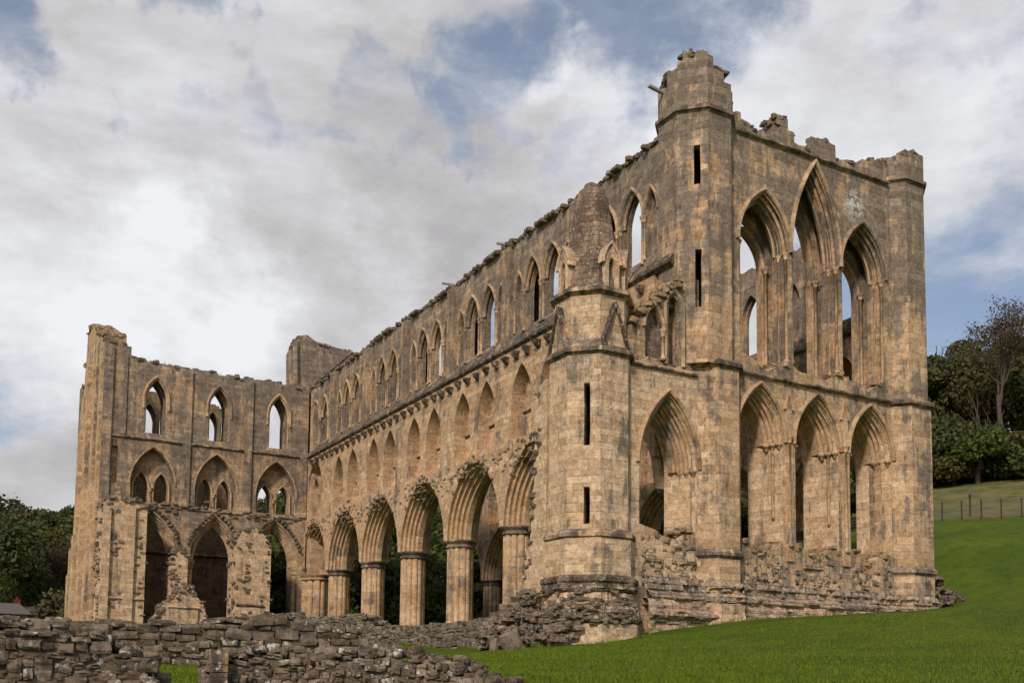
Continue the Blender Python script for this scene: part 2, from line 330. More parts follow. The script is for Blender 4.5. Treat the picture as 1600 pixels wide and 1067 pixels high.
def jit(u, z, a):
    n = mnoise.noise_vector(Vector((u * 1.9 + 11, z * 1.9, 3.3))); return u + n.x * a, z + n.y * a
def dens(poly, step=.3, a=.0):
    out = []
    for i in range(len(poly)):
        p, q = poly[i], poly[(i + 1) % len(poly)]; l = math.hypot(q[0] - p[0], q[1] - p[1]); n = max(1, int(l / step))
        for k in range(n):
            t = k / n; out.append(jit(p[0] + (q[0] - p[0]) * t, p[1] + (q[1] - p[1]) * t, a) if a else (p[0] + (q[0] - p[0]) * t, p[1] + (q[1] - p[1]) * t))
    return out
def plate(mb, F, outer, holes=(), d0=0., d1=1., back=True, front=True):
    loops = [list(outer)] + [list(h) for h in holes]
    flat = [p for l in loops for p in l]
    sh = lambda l: abs(sum(l[i][0] * l[(i + 1) % len(l)][1] - l[(i + 1) % len(l)][0] * l[i][1] for i in range(len(l)))) / 2
    want = sh(loops[0]) - sum(sh(l) for l in loops[1:])
    for attempt in range(12):
        e = attempt * .0015; tri = tessellate_polygon([[Vector((p[0] + e * math.sin(i * 7.7 + k), p[1] + e * math.cos(i * 5.1 + k), 0)) for i, p in enumerate(l)] for k, l in enumerate(loops)])
        got = sum(abs((flat[b][0] - flat[a][0]) * (flat[c][1] - flat[a][1]) - (flat[c][0] - flat[a][0]) * (flat[b][1] - flat[a][1])) / 2 for a, b, c in tri)
        if abs(got - want) < .01 * want + .02: break
    else: print('TESSELLATION', want, got)
    tri = [t if (flat[t[1]][0] - flat[t[0]][0]) * (flat[t[2]][1] - flat[t[0]][1]) - (flat[t[2]][0] - flat[t[0]][0]) * (flat[t[1]][1] - flat[t[0]][1]) > 0 else t[::-1] for t in (tuple(t) for t in tri)]
    if front: mb.add([F(p[0], p[1], d0) for p in flat], [tuple(t) for t in tri])
    if back: mb.add([F(p[0], p[1], d1) for p in flat], [tuple(reversed(t)) for t in tri])
    for l in loops:
        n = len(l); v = [F(p[0], p[1], d0) for p in l] + [F(p[0], p[1], d1) for p in l]
        s = 0.; uvs = []; fs = []
        for i in range(n):
            j = (i + 1) % n; ll = math.hypot(l[j][0] - l[i][0], l[j][1] - l[i][1])
            vert = abs(l[j][1] - l[i][1]) > abs(l[j][0] - l[i][0])
            a = l[i][1] if vert and abs(l[j][0]-l[i][0]) < .02 else s; bb = l[j][1] if vert and abs(l[j][0]-l[i][0]) < .02 else s + ll
            fs.append((i, j, n + j, n + i)); uvs.append(((d0, a), (d0, bb), (d1, bb), (d1, a))); s += ll
        mb.add(v, fs, uvs)
def arch_pts(c, w, zs, h, z0=None, n=12):
    """pointed arch outline, left to right, springing zs, half width w, rise h, down to z0"""
    Rr = (w * w + h * h) / (2 * w); cx = w - Rr; amax = math.atan2(h, -cx)
    if cx > 0: amax = math.atan2(h, -cx)
    right = [(cx + Rr * math.cos(amax * k / n), Rr * math.sin(amax * k / n)) for k in range(n + 1)]
    left = [(-x, y) for x, y in right]
    pts = [(c + x, zs + y) for x, y in left] + [(c + x, zs + y) for x, y in reversed(right[:-1])]
    if z0 is not None: pts = [(c - w, z0)] + pts + [(c + w, z0)]
    return pts
def arch_hole(c, w, zs, h, z0, a=.02):
    p = arch_pts(c, w, zs, h, z0); return list(reversed(dens(p, .35, a)))
def slot(c, w, z0, z1, a=.03): return list(reversed(dens([(c - w, z0), (c - w, z1), (c + w, z1), (c + w, z0)], .25, a)))
def ring(mb, F, c, w, zs, h, prof, z0=None, n=12, smooth=False):
    """closed profile [(off, d)] swept round a pointed arch (off > 0 is outside the arch line)"""
    Rr = (w * w + h * h) / (2 * w); cx = w - Rr
    stations = []
    def mk(side, t):
        row = []
        for off, d in prof:
            ro = Rr + off; aend = math.acos(max(-1, min(1, -cx / ro)))
            x = cx + ro * math.cos(aend * t); y = ro * math.sin(aend * t)
            row.append((c + side * x, zs + y, d))
        return row
    if z0 is not None:
        m = max(1, int((zs - z0) / .8))
        for k in range(m): stations.append([(c - (w + o), z0 + (zs - z0) * k / m, d) for o, d in prof])
    for k in range(n + 1): stations.append(mk(-1, k / n))
    for k in range(n - 1, -1, -1): stations.append(mk(1, k / n))
    if z0 is not None:
        for k in range(m - 1, -1, -1): stations.append([(c + (w + o), z0 + (zs - z0) * k / m, d) for o, d in prof])
    verts = [F(*(q[0], q[1], q[2])) for st in stations for q in st]
    P = len(prof); cum = [0]
    for i in range(1, P + 1): cum.append(cum[-1] + math.hypot(prof[i % P][0] - prof[i - 1][0], prof[i % P][1] - prof[i - 1][1]))
    s = [0 if z0 is None else z0]
    for i in range(1, len(stations)):
        a, b = stations[i - 1][0], stations[i][0]; s.append(s[-1] + math.hypot(a[0] - b[0], a[1] - b[1]))
    fs = []; uvs = []
    for i in range(len(stations) - 1):
        for k in range(P):
            k2 = (k + 1) % P
            fs.append((i * P + k, i * P + k2, (i + 1) * P + k2, (i + 1) * P + k))
            uvs.append(((cum[k], s[i]), (cum[k + 1], s[i]), (cum[k + 1], s[i + 1]), (cum[k], s[i + 1])))
    mb.add(verts, fs, uvs, smooth)
    for st in (0, len(stations) - 1):
        mb.add([F(*q) for q in stations[st]], [tuple(range(P))])
def rolls(p0, p1, K, r, side=1, hollow=.5):
    """row of K rolls with hollows between along the line p0->p1"""
    p0 = Vector(p0); p1 = Vector(p1); t = (p1 - p0); L = t.length; t /= L; nn = Vector((-t.y, t.x)) * side
    out = []
    for k in range(K):
        c = p0 + t * L * (k + .5) / K
        out.append(tuple(c - t * (L / K * .5) - nn * r * hollow))
        for a in (150, 110, 70, 30):
            out.append(tuple(c + t * r * math.cos(R(a)) + nn * r * math.sin(R(a))))
    out.append(tuple(p1 - nn * r * hollow)); return out
def lathe(mb, x, y, prof, n=10, smooth=True):
    v = []; fs = []
    for z, r in prof:
        for k in range(n): a = 2 * math.pi * k / n; v.append((x + r * math.cos(a), y + r * math.sin(a), z))
    for i in range(len(prof) - 1):
        for k in range(n): fs.append((i * n + k, i * n + (k + 1) % n, (i + 1) * n + (k + 1) % n, (i + 1) * n + k))
    fs.append(tuple(range(n - 1, -1, -1))); fs.append(tuple((len(prof) - 1) * n + k for k in range(n)))
    mb.add(v, fs, None, smooth)
def shaft(mb, F, u, d, z0, z1, r=.07):
    x, y, _ = F(u, 0, d); zo = F.O.z
    z0 += zo; z1 += zo
    lathe(mb, x, y, [(z0, r * 1.8), (z0 + .10, r * 1.8), (z0 + .16, r * 1.2), (z0 + .22, r), (z1 - .30, r), (z1 - .29, r * 1.3), (z1 - .25, r * 1.3), (z1 - .24, r * 1.05),
                         (z1 - .10, r * 1.9), (z1 - .06, r * 2.15), (z1, r * 2.15)], 8)
def stringc(mb, F, u0, u1, z, proj=.16, hgt=.22, d=0., under=.5):
    """string course: sloped top, square nose, hollow below"""
    prof = [(z + hgt * .55, d + .03), (z + hgt * .15, d - proj), (z - hgt * .12, d - proj), (z - hgt * .25, d - proj * .55), (z - hgt * .5, d + .03)]
    n = max(1, int(abs(u1 - u0) / .35)); st = []
    for k in range(n + 1):
        u = u0 + (u1 - u0) * k / n; q = mnoise.noise(Vector((u * 1.7, z, d * 3 + F.O.x))) * .03; q2 = 1 + mnoise.noise(Vector((u * 3.1, z + 7, d))) * .35
        st.append([F(u, zz + q, d + .03 if dd > d else d - (d - dd) * q2) for zz, dd in prof])
    P = len(prof)
    v = [p for s in st for p in s]; fs = []
    for i in range(n):
        for k in range(P): fs.append((i * P + k, i * P + (k + 1) % P, (i + 1) * P + (k + 1) % P, (i + 1) * P + k))
    fs.append(tuple(range(P))); fs.append(tuple(n * P + k for k in range(P)))
    mb.add(v, fs)
def ragged(u0, u1, zf, amp=.25, seed=1, wmin=.2, wmax=.6):
    """stepped broken top from u0 to u1"""
    rr = random.Random(seed); out = []; u = u0; sgn = 1 if u1 > u0 else -1
    while (u1 - u) * sgn > .05:
        w = rr.uniform(wmin, wmax); v = u + sgn * w
        if (u1 - v) * sgn < .1: v = u1
        z = zf((u + v) / 2) + rr.uniform(-amp, amp * .6)
        out.append((u + sgn * .01, z + rr.uniform(-.03, .03))); out.append((v - sgn * .01, z + rr.uniform(-.05, .03))); u = v
    return out
def lin(pts):
    xs = [p[0] for p in pts]; ys = [p[1] for p in pts]
    return lambda x: float(np.interp(x, xs, ys))
# --- rough stones
def _cube(n):
    vs = {}; V = []; Fc = []
    def idx(p):
        k = tuple(np.round(p, 4))
        if k not in vs: vs[k] = len(V); V.append(np.array(p, float))
        return vs[k]
    for ax in range(3):
        for s in (-1, 1):
            for i in range(n):
                for j in range(n):
                    q = []
                    for (a, b) in ((i, j), (i + 1, j), (i + 1, j + 1), (i, j + 1)):
                        p = [0, 0, 0]; p[ax] = s; p[(ax + 1) % 3] = -1 + 2 * a / n; p[(ax + 2) % 3] = -1 + 2 * b / n; q.append(idx(p))
                    Fc.append(tuple(q) if s > 0 else tuple(reversed(q)))
    V = np.array(V); 
    L4 = (np.abs(V) ** 9).sum(1) ** (1 / 9); return V / L4[:, None], Fc
CUBE = {n: _cube(n) for n in (2, 3)}
nrs = np.random.RandomState(5)
def rock(mb, c, U, W, Z, sx, sy, sz, n=2, rough=.13, tilt=.07):
    rough *= .95; tilt *= .9
    """irregular stone centred at c with half sizes along axes U, W, Z"""
    V, Fc = CUBE[n]
    q = V * (1 + nrs.uniform(-rough, rough, V.shape)); q = q + (nrs.uniform(-.25, .25, 3) * q[:, [1, 2, 0]] * .5)
    sc = np.array([sx, sy, sz]) * .93; q = q * sc
    a = nrs.normal(0, tilt); ca, sa = math.cos(a), math.sin(a)
    x = q[:, 0] * ca - q[:, 2] * sa; z = q[:, 0] * sa + q[:, 2] * ca
    a2 = nrs.normal(0, tilt * 1.5); x2 = x * math.cos(a2) - q[:, 1] * math.sin(a2); y2 = x * math.sin(a2) + q[:, 1] * math.cos(a2)
    P = np.array(c)[None] + x2[:, None] * np.array(U)[None] + y2[:, None] * np.array(W)[None] + z[:, None] * np.array(Z)[None]
    mb.add(P.tolist(), Fc)
def rubble_face(mb, F, u0, u1, zb, zt, d=0., size=(.14, .34), hgt=(.07, .13), proj=.07, n=2, keep=1.0, seed=1, jag=.03):
    """courses of rough stones bedded in the face of a wall"""
    rr = random.Random(seed); zmin = min(zb(u0), zb(u1), zb((u0 + u1) / 2)); zmax = max(zt(u0 + (u1 - u0) * k / 8) for k in range(9))
    U = F.U; Wd = F.D; z = zmin
    while z < zmax:
        h = rr.uniform(*hgt); u = u0 + rr.uniform(0, .2)
        while u < u1:
            w = rr.uniform(*size); hh = h * rr.uniform(.8, 1.15)
            uc = u + w; zc = z + h + rr.uniform(-jag, jag)
            if zb(uc) - .05 < zc < zt(uc) + rr.uniform(-.06, .08) and rr.random() < keep and uc < u1 + .1:
                rock(mb, F(uc, zc, d - rr.uniform(-.03, proj) + .10), U, Wd, (0, 0, 1), w * 1.03, .16, hh * 1.04, n)
            u += 2 * w * .97
        z += 2 * h * .94
def rubble_wall(name, pts, thick=.7, seed=1, size=(.12, .30), hgt=(.06, .12), n=3, mat='rubble_dark', parent=None, zg=None, top_rough=.12, both=True):
    """free-standing wall of rough stones following (x, y, ztop) points"""
    mb = MB(); core = MB()
    for i in range(len(pts) - 1):
        a, b = Vector(pts[i][:2]), Vector(pts[i + 1][:2]); L = (b - a).length; u = (b - a) / L
        # d axis: away from camera
        nrm = Vector((-u.y, u.x)); mid = (a + b) / 2
        if (mid - Vector(CAM[:2])).dot(nrm) < 0: nrm = -nrm
        F = Frame((a.x, a.y, 0), (u.x, u.y, 0), (nrm.x, nrm.y, 0))
        zt = lin([(0, pts[i][2]), (L, pts[i + 1][2])]); gz = lambda q, a=a, u=u: ground(a.x + u.x * q, a.y + u.y * q) - .15
        tt = lambda q: zt(q) + mnoise.noise(Vector((q * 1.3 + seed * 3, i * 5.1, 2))) * top_rough
        nseg = max(2, int(L / .4)); 
        poly = [(0, gz(0))] + [(L * k / nseg, tt(L * k / nseg) - .10) for k in range(nseg + 1)] + [(L, gz(L))]
        plate(core, F, poly, (), .015, thick - .015)
        rubble_face(mb, F, -.05, L + .02, gz, tt, .0 if n < 3 else .025, size, hgt, .07 if n < 3 else .04, n, seed=seed * 31 + i)
        if both:
            F2 = Frame(F(0, 0, thick), F.U, -F.D); rubble_face(mb, F2, -.05, L + .02, gz, tt, .0, (size[0] * 1.3, size[1] * 1.3), (hgt[0] * 1.3, hgt[1] * 1.3), .05, 2, seed=seed * 37 + i)
        # capping stones
        rr = random.Random(seed * 77 + i); q = 0
        while q < L:
            w = rr.uniform(size[0], size[1]) * 1.1
            for dd in (.14, .34, .56):
                if dd < thick: rock(mb, F(q + w + rr.uniform(-.05, .05), tt(q + w) + rr.uniform(-.06, .05), dd * thick / .7), F.U, F.D, (0, 0, 1), w * rr.uniform(.8, 1.1), rr.uniform(.08, .16), rr.uniform(.04, .10), n, .2, .2)
            q += w * 1.7
        for (uu, sgn) in ((0, 1), (L, -1)):     # end faces
            if (i == 0 and uu == 0) or (i == len(pts) - 2 and uu == L):
                FE = Frame(F(uu, 0, 0), F.D, F.U * sgn); rubble_face(mb, FE, 0, thick, lambda q, uu=uu: gz(uu), lambda q, uu=uu: tt(uu) - .05, 0, (size[0], size[1] * .7), hgt, .05, n, seed=seed * 41 + i)
    return mb, core

def blocky(u, z, seed, bw=.42, bh=.21):
    row = math.floor(z / bh + .25 * math.sin(z * 3.1 + seed)); v = mnoise.cell(Vector((row * 1.7, seed, 0.5))); col = math.floor(u / (bw * (.7 + .8 * v)) + v * 9)
    return mnoise.cell(Vector((col + .5, row + .5, seed + .5)))
def relief(mb, place, u0, u1, prof, amp=.06, step=.09, seed=1, fine=.03):
    """rough eroded facing: prof = [(z, out)] from top to bottom, place(t in 0..1, u, z, out) -> point"""
    zs = []; L = [0]
    for i in range(1, len(prof)): L.append(L[-1] + math.hypot(prof[i][0] - prof[i - 1][0], prof[i][1] - prof[i - 1][1]))
    nr = max(2, int(L[-1] / step)); nc = max(2, int((u1 - u0) / step)); v = []; fs = []
    for r in range(nr + 1):
        q = L[-1] * r / nr; z = float(np.interp(q, L, [p[0] for p in prof])); o = float(np.interp(q, L, [p[1] for p in prof]))
        for c in range(nc + 1):
            u = u0 + (u1 - u0) * c / nc; k = amp * (blocky(u, z, seed) - .5) * 2 + fine * mnoise.noise(Vector((u * 5, z * 5, seed))) + .07 * mnoise.noise(Vector((u * 1.1, z * 1.3, seed + 4)))
            zz = z + .05 * mnoise.noise(Vector((u * 2.2, z * 2, seed + 9)))
            if r == 0: k = -.35; 
            v.append(place(c / nc, u, zz, o + k))
    for r in range(nr):
        for c in range(nc): a = r * (nc + 1) + c; fs.append((a, a + 1, a + nc + 2, a + nc + 1))
    mb.add(v, fs)

# ------------------------------------------------------------------ ground
GC = [(-26.4, -38.6, -4.25), (-14.8, -30.8, -2.95), (-20.4, -27.6, -2.95), (-24, -26, -3.35), (-22, -17, -2.4), (-23, -22.9, -2.75), (-30, -26, -3.4), (-40, -30, -3.6), (-6.4, -7.4, -1.36), (-4.2, -7.5, -1.16),
      (-5.6, -.9, -1.3), (-5.9, 3.2, -1.35), (-7, 15, -1.2), (-8, 30, -.3), (2.6, -7.2, -.02), (7.5, -6.9, .36), (15.2, -6.6, .93), (9.8, -12, .50), (6.8, -16.3, .40), (1, -14, -.45), (-5, -20, -1.6), (2, -24, -1.3), (-10, -28, -2.6),
      (18, -5, 1.75), (17, -10, 1.5), (23, -16, 3.2), (10, 0, .3), (4, 10, .3), (8, 10, .3), (8, 30, .3), (2, 38, .3), (12, 38, .3), (-2, 8, .1), (-2, 30, .3), (-8, 42, .4), (-12, 45, .4), (2, 55, .4), (-3, 0, -.2),
      (22.6, -.6, 5.4), (25.2, -4.2, 5.3), (20, 8, 3.5), (32.9, 7.3, 8.5), (36, 3, 8.4), (41, -6, 8.3), (30, 20, 8), (48.7, 19.6, 14.0), (52.7, 14, 13.9), (60, 5, 14.5), (68.5, 34.9, 21), (73.5, 27.9, 21.4), (90, 60, 29), (90, 10, 26), (30, -20, 5), (15, -30, 1.0),
      (25, 50, 7), (35, 80, 17), (20, 110, 14), (30, 130, 22), (60, 90, 28), (-18, 62, -.6), (-18, 80, -.5), (-20, 51, -.4), (-16, 100, 2), (-16, 131, 15), (-20, 165, 19), (-40, 110, 2), (-60, 150, 14), (-50, 60, -2), (-60, 0, -4), (-20, -80, -5), (50, -60, 4),
      (0, 80, 1.5), (5, 100, 6), (0, 140, 17), (120, 120, 42), (150, 20, 40), (40, 200, 34), (-80, 260, 26), (100, 260, 44), (-200, 100, 4), (0, 420, 30), (320, 300, 40), (320, -100, 25), (0, -400, -5), (-400, 400, 20), (-400, -200, -5), (300, -400, 5)]
_gx = np.array([(a, b) for a, b, c in GC], float); _gz = np.array([c for a, b, c in GC], float)
_K = np.hypot(_gx[:, None, 0] - _gx[None, :, 0], _gx[:, None, 1] - _gx[None, :, 1]); _n = len(GC)
_A = np.zeros((_n + 1, _n + 1)); _A[:_n, :_n] = -_K + np.eye(_n) * .02; _A[_n, :_n] = 1; _A[:_n, _n] = 1
_w = np.linalg.solve(_A, np.append(_gz, 0))
def ground_np(x, y):
    x = np.asarray(x, float); y = np.asarray(y, float)
    k = -np.sqrt((x[..., None] - _gx[:, 0]) ** 2 + (y[..., None] - _gx[:, 1]) ** 2 + .35)
    return k @ _w[:_n] + _w[_n]
def ground(x, y): return float(ground_np(x, y))
def make_ground():
    rs = np.concatenate([[.01], np.geomspace(1.5, 90, 150), np.geomspace(95, 3500, 60)]); na = 360
    a = np.linspace(0, 2 * np.pi, na, endpoint=False); RR, AA = np.meshgrid(rs, a, indexing='ij')
    X = CAM.x + RR * np.sin(AA); Y = CAM.y + RR * np.cos(AA); Z = ground_np(X, Y)
    Z += .03 * np.sin(X * 1.3 + np.sin(Y * .9)) * np.sin(Y * 1.1) * (RR > 3)
    V = np.stack([X, Y, Z], -1).reshape(-1, 3); F = []
    for i in range(len(rs) - 1):
        for j in range(na): F.append((i * na + j, (i + 1) * na + j, (i + 1) * na + (j + 1) % na, i * na + (j + 1) % na))
    me = bpy.data.meshes.new('ground'); me.from_pydata(V.tolist(), [], F); me.materials.append(M['lawn'])
    me.polygons.foreach_set('use_smooth', [True] * len(F))
    if me.polygons[5].normal.z < 0: me.flip_normals()
    o = bpy.data.objects.new('ground', me); COL.objects.link(o); tag(o, kind='structure')
make_ground()

# ------------------------------------------------------------------ the abbey church
ABBEY = empty('abbey_church', (0, 0, 0))
tag(ABBEY, 'huge roofless ruined church of tan stone with tiers of pointed arches and corner turrets', 'ruined abbey')
STUFF = {'broken_parapet', 'broken_hood_mould', 'rubble_core', 'broken_plinth_stones', 'broken_edge'}
SPLIT = {'string_course', 'buttress_strip', 'pilaster', 'gablet', 'broach_gable', 'plinth_moulding', 'transept_pier', 'gallery_arch', 'inner_arch'}
def islands(mb):
    par = list(range(len(mb.v)))
    def find(a):
        while par[a] != a: par[a] = par[par[a]]; a = par[a]
        return a
    for f in mb.f:
        a = find(f[0])
        for b in f[1:]: par[find(b)] = a
    gr = {}
    for i, f in enumerate(mb.f): gr.setdefault(find(f[0]), []).append(i)
    return list(gr.values())
def sub(mb, name, mat, par, loc=None):
    if name in SPLIT:
        isl = islands(mb)
        if 1 < len(isl) <= 24:
            o = None
            for fs in isl:
                m = MB(); mp = {}
                for i in fs:
                    for q in mb.f[i]:
                        if q not in mp: mp[q] = len(m.v); m.v.append(mb.v[q])
                    m.f.append(tuple(mp[q] for q in mb.f[i])); m.uv.append(mb.uv[i]); m.smooth.append(mb.smooth[i])
                o = m.build(name, mat, par, loc)
            return o
    o = mb.build(name, mat, par, loc)
    if name in STUFF: o['kind'] = 'stuff'
    return o
def dup(o, loc, par=None):
    c = o.copy(); COL.objects.link(c); c.location = loc; c.parent = par or o.parent
    return c
PY = [1.6 + 6.49 * k for k in range(0, 6)]          # pier rows; index 0 hidden by the aisle turret
BAYC = [1.6 - 3.25] + [1.6 + 6.49 * (k + .5) for k in range(0, 6)]
W_O, H_O, ZS, TH = 3.05, 4.15, 5.42, 2.0
CLX = .3
def pier_plan(s=1., n=84, r=.84, lob=12):
    out = []
    for k in range(n):
        a = 2 * math.pi * k / n; p = 1.45
        q = r / (abs(math.cos(a)) ** p + abs(math.sin(a)) ** p) ** (1 / p)
        out.append((q, a))
    return [(q * s * (1 - .13 * (1 - abs(math.sin(lob / 2 * a + .0)) ** .6)) * math.cos(a), q * s * (1 - .13 * (1 - abs(math.sin(lob / 2 * a)) ** .6)) * math.sin(a)) for q, a in out]
def loft(mb, plans, zs_, cx=0, cy=0):
    n = len(plans[0]); v = []; fs = []; uvs = []
    for pl, z in zip(plans, zs_): v += [(cx + x, cy + y, z) for x, y in pl]
    per = [0]
    for k in range(n): per.append(per[-1] + math.hypot(plans[0][(k + 1) % n][0] - plans[0][k][0], plans[0][(k + 1) % n][1] - plans[0][k][1]))
    for i in range(len(plans) - 1):
        for k in range(n):
            fs.append((i * n + k, i * n + (k + 1) % n, (i + 1) * n + (k + 1) % n, (i + 1) * n + k))
            uvs.append(((per[k], zs_[i]), (per[k + 1], zs_[i]), (per[k + 1], zs_[i + 1]), (per[k], zs_[i + 1])))
    fs.append(tuple((len(plans) - 1) * n + k for k in range(n))); uvs.append([(0, 0)] * n)
    mb.add(v, fs, uvs)
def smooth_plan(s, r=.84, n=84):
    out = []
    for k in range(n):
        a = 2 * math.pi * k / n; p = 1.55; q = r * s / (abs(math.cos(a)) ** p + abs(math.sin(a)) ** p) ** (1 / p); out.append((q * math.cos(a), q * math.sin(a)))
    return out
_pm = MB(); pl = pier_plan(); pz = [.0, .9] + [z for z in np.arange(1.6, 4.9, .8)] + [5.02]
loft(_pm, [pl] * len(pz), pz)
_cm = MB(); cz = [(4.98, .97), (5.02, 1.08), (5.08, 1.10), (5.12, 1.0), (5.2, 1.02), (5.3, 1.16), (5.36, 1.22), (5.43, 1.22)]
loft(_cm, [smooth_plan(s) for z, s in cz], [z for z, s in cz])
_bm = MB(); bz = [(-.4, 1.35), (.35, 1.35), (.42, 1.22), (.5, 1.24), (.6, 1.08), (.68, 1.1), (.74, 1.0)]
loft(_bm, [smooth_plan(s) for z, s in bz], [z for z, s in bz])
_first = {}
def pier(x, y, scale=1.0):
    if not _first:
        p = _pm.build('pier', 'stone_moulding', ABBEY); c = _cm.build('capital', 'stone_trim', p); b = _bm.build('base', 'stone_weathered', p)
        _first.update(p=p, c=c, b=b)
    else:
        p = dup(_first['p'], (0, 0, 0), ABBEY); c = dup(_first['c'], (0, 0, 0), p); b = dup(_first['b'], (0, 0, 0), p)
    p.location = (x, y, 0); p.scale = (scale, scale, 1); return p
def arcade_profile(dep=TH, inw=.72, K=4, r=.085):
    a = rolls((0.0, .05), (-inw, dep / 2 - .12), K, r, side=-1, hollow=.75); b = rolls((-inw, dep / 2 + .12), (0.0, dep - .05), K, r, side=-1, hollow=.75)
    return [(.06, .03)] + a + b + [(.06, dep - .03)]
def build_arcade(X0, name, near):
    """one long wall of the presbytery: piers, moulded arches, gallery and clerestory"""
    F = Frame((X0, 0, 0), (0, 1, 0), (1, 0, 0)); w = MB()
    wall = MB(); y0, y1 = -4.7, 39.0
    # arcade stage
    for k, c in enumerate(BAYC):
        lo, hi = c - 3.245, min(c + 3.245, y1)
        arc = arch_pts(c, W_O, ZS, H_O, n=12); 
        if k == 0: lo = y0; arc = [p for p in arc if p[0] > lo + .1]; arc = [(lo, arc[0][1])] + arc if True else arc
        arc = [p for p in arc if p[0] < hi - .03]
        outer = [(lo, ZS)] if k else []
        outer += arc + ([(hi, ZS)] if hi < y1 else [(hi, arc[-1][1])]) + [(hi, 9.75), (lo, 9.75)]
        plate(wall, F, outer, (), 0, TH)
    # gallery stage: a row of tall lancet recesses
    holes = []; 
    for k, c in enumerate(BAYC):
        if k == 6: cs = [(c - .1, 1.55, 12.0, 2.1)]
        else: cs = [(c - 1.42, 1.0, 11.6, 2.0), (c + 1.36, 1.0, 11.6, 2.0)]
        for (cc, hw, zs2, hh) in cs:
            if cc - hw < y0 or cc + hw > y1: continue
            holes.append(arch_hole(cc, hw, zs2, hh, 9.45 + .25 * rnd.random(), .03))
    plate(wall, F, dens([(y0, 9.3), (y1, 9.3), (y1, 14.7), (y0, 14.7)], 1.5), holes, 0.004, .8, back=False)
    plate(wall, F, [(y0, 9.7), (y1, 9.7), (y1, 14.6), (y0, 14.6)], (), .8, TH - .003)
    # clerestory
    h1, h2, hw_in = [], [], []
    for k, c in enumerate(BAYC):
        c = c - .15
        for s in (-.95, .95):
            if c + s + .8 > y1 or c + s - .8 < y0: continue
            h1.append(arch_hole(c + s, .74, 17.5, 1.45, 15.55, .02)); h2.append(arch_hole(c + s, .68, 17.4, 1.4, 15.6, .02))
        for s in (-2.3, 2.3):
            if c + s + .5 > y1 or c + s - .5 < y0: continue
            h1.append(arch_hole(c + s, .40, 17.5, 1.05, 15.6, .02))
        if c + 2 < y1 and c - 2 > y0: hw_in.append(arch_hole(c + .1, 2.3, 17.4, 2.6, 15.3, .03))
        elif k == 0: hw_in.append(arch_hole(c + .3, 1.75, 17.4, 2.4, 15.3, .03))
    topf = lin([(-4.7, 20.45), (0, 20.35), (8, 20.5), (16, 20.3), (24, 20.5), (33, 20.3), (39, 20.2)])
    t1 = list(reversed(ragged(y0, y1, topf, .13, 3 if near else 5, .2, .5))); t2 = list(reversed(ragged(y0, y1, lambda x: topf(x) - .12, .2, 4, .3, .8)))
    clr = MB()
    plate(clr, F, [(y0, 14.5), (y1, 14.5)] + t1, h1, CLX, CLX + .28, back=False)
    plate(clr, F, [(y0, 14.55), (y1, 14.55)] + t2, h2, CLX + .28, .80)
    plate(clr, F, [(y0, 14.55), (y1, 14.55)] + list(reversed(ragged(y0, y1, lambda x: topf(x) - .25, .3, 9, .3, .9))), hw_in, 1.55, TH)
    wall.box((X0 + .9, y0, 19.9), (X0 + 1.5, y1, 20.05)); wall.box((X0 + .9, y0, 14.56), (X0 + 1.5, y1, 14.75))
    wo = wall.build(name, 'stone_tan' if near else 'stone_mixed', ABBEY); clr.build('clerestory', 'stone_weathered', wo)
    # weathered clerestory skin is its own colour of stone: thin facing strips, parapet, sloping sill
    tr = MB()
    v = []; 
    n = 90; rr = random.Random(3)
    for k in range(n + 1):
        y = (y0 - (1.2 if near else 0)) + (y1 - y0 + (1.2 if near else 0)) * k / n; e = rr.uniform(-.04, .04)
        v += [(X0 - .16, y, 14.62 + e * .4), (X0 - .15, y, 14.74 + e * .4), (X0 + CLX + .02, y, 15.42 + e), (X0 + CLX + .02, y, 14.4), (X0 + .01, y, 14.48)]
    fs = [(i * 5 + k, i * 5 + (k + 1) % 5, i * 5 + 5 + (k + 1) % 5, i * 5 + 5 + k) for i in range(n) for k in range(5)] + [(0, 1, 2, 3, 4), tuple(n * 5 + k for k in (4, 3, 2, 1, 0))]
    tr.add(v, fs)
    sub(tr, 'sloping_sill', 'stone_mossy', wo)
    if near:
        cap = MB(); rr = random.Random(12); y = y0
        while y < y1:
            wd = rr.uniform(.12, .26)
            for dd in (.5, .95, 1.5):
                rock(cap, F(y + wd, topf(y) + rr.uniform(-.06, .14), dd), F.U, F.D, (0, 0, 1), wd, .3, rr.uniform(.07, .16), 2, .2, .14)
            if rr.random() < .42: rock(cap, F(y + wd, topf(y) + .0, .17), F.U, F.D, (0, 0, 1), .13, .24, .10, 2, .12, .05)
            y += wd * 1.7
        sub(cap, 'broken_parapet', 'rubble_lichen', wo)
    # buttress strips between the bays
    for y in PY:
        st = MB(); st.box((X0 + .06, y - .1 - .30, 14.8), (X0 + CLX + .02, y - .1 + .30, 20.3))
        st.box((X0 - .10, y - .1 - .17, 14.85), (X0 + .08, y - .1 + .17, 20.15))
        sub(st, 'buttress_strip', 'stone_weathered', wo)
    # arcade arch rings
    prof = arcade_profile(); rg = MB(); ring(rg, Frame((0, 0, 0), (0, 1, 0), (1, 0, 0)), 0, W_O, ZS, H_O, prof, n=18)
    first = None
    for k, c in enumerate(BAYC):
        if k == 6:
            continue
        if first is None: first = sub(rg, 'arcade_arch', 'stone_moulding', wo, (X0, c, 0))
        else: dup(first, (X0, c, 0), wo)
    if near:
        r6 = MB(); ring(r6, F, BAYC[6] - .15, W_O - .25, ZS, H_O, prof, n=16); sub(r6, 'arcade_arch', 'stone_moulding', wo)
    # clerestory window surrounds: hood, roll, shafts
    F0 = Frame((0, 0, 0), (0, 1, 0), (1, 0, 0))
    ws = MB()
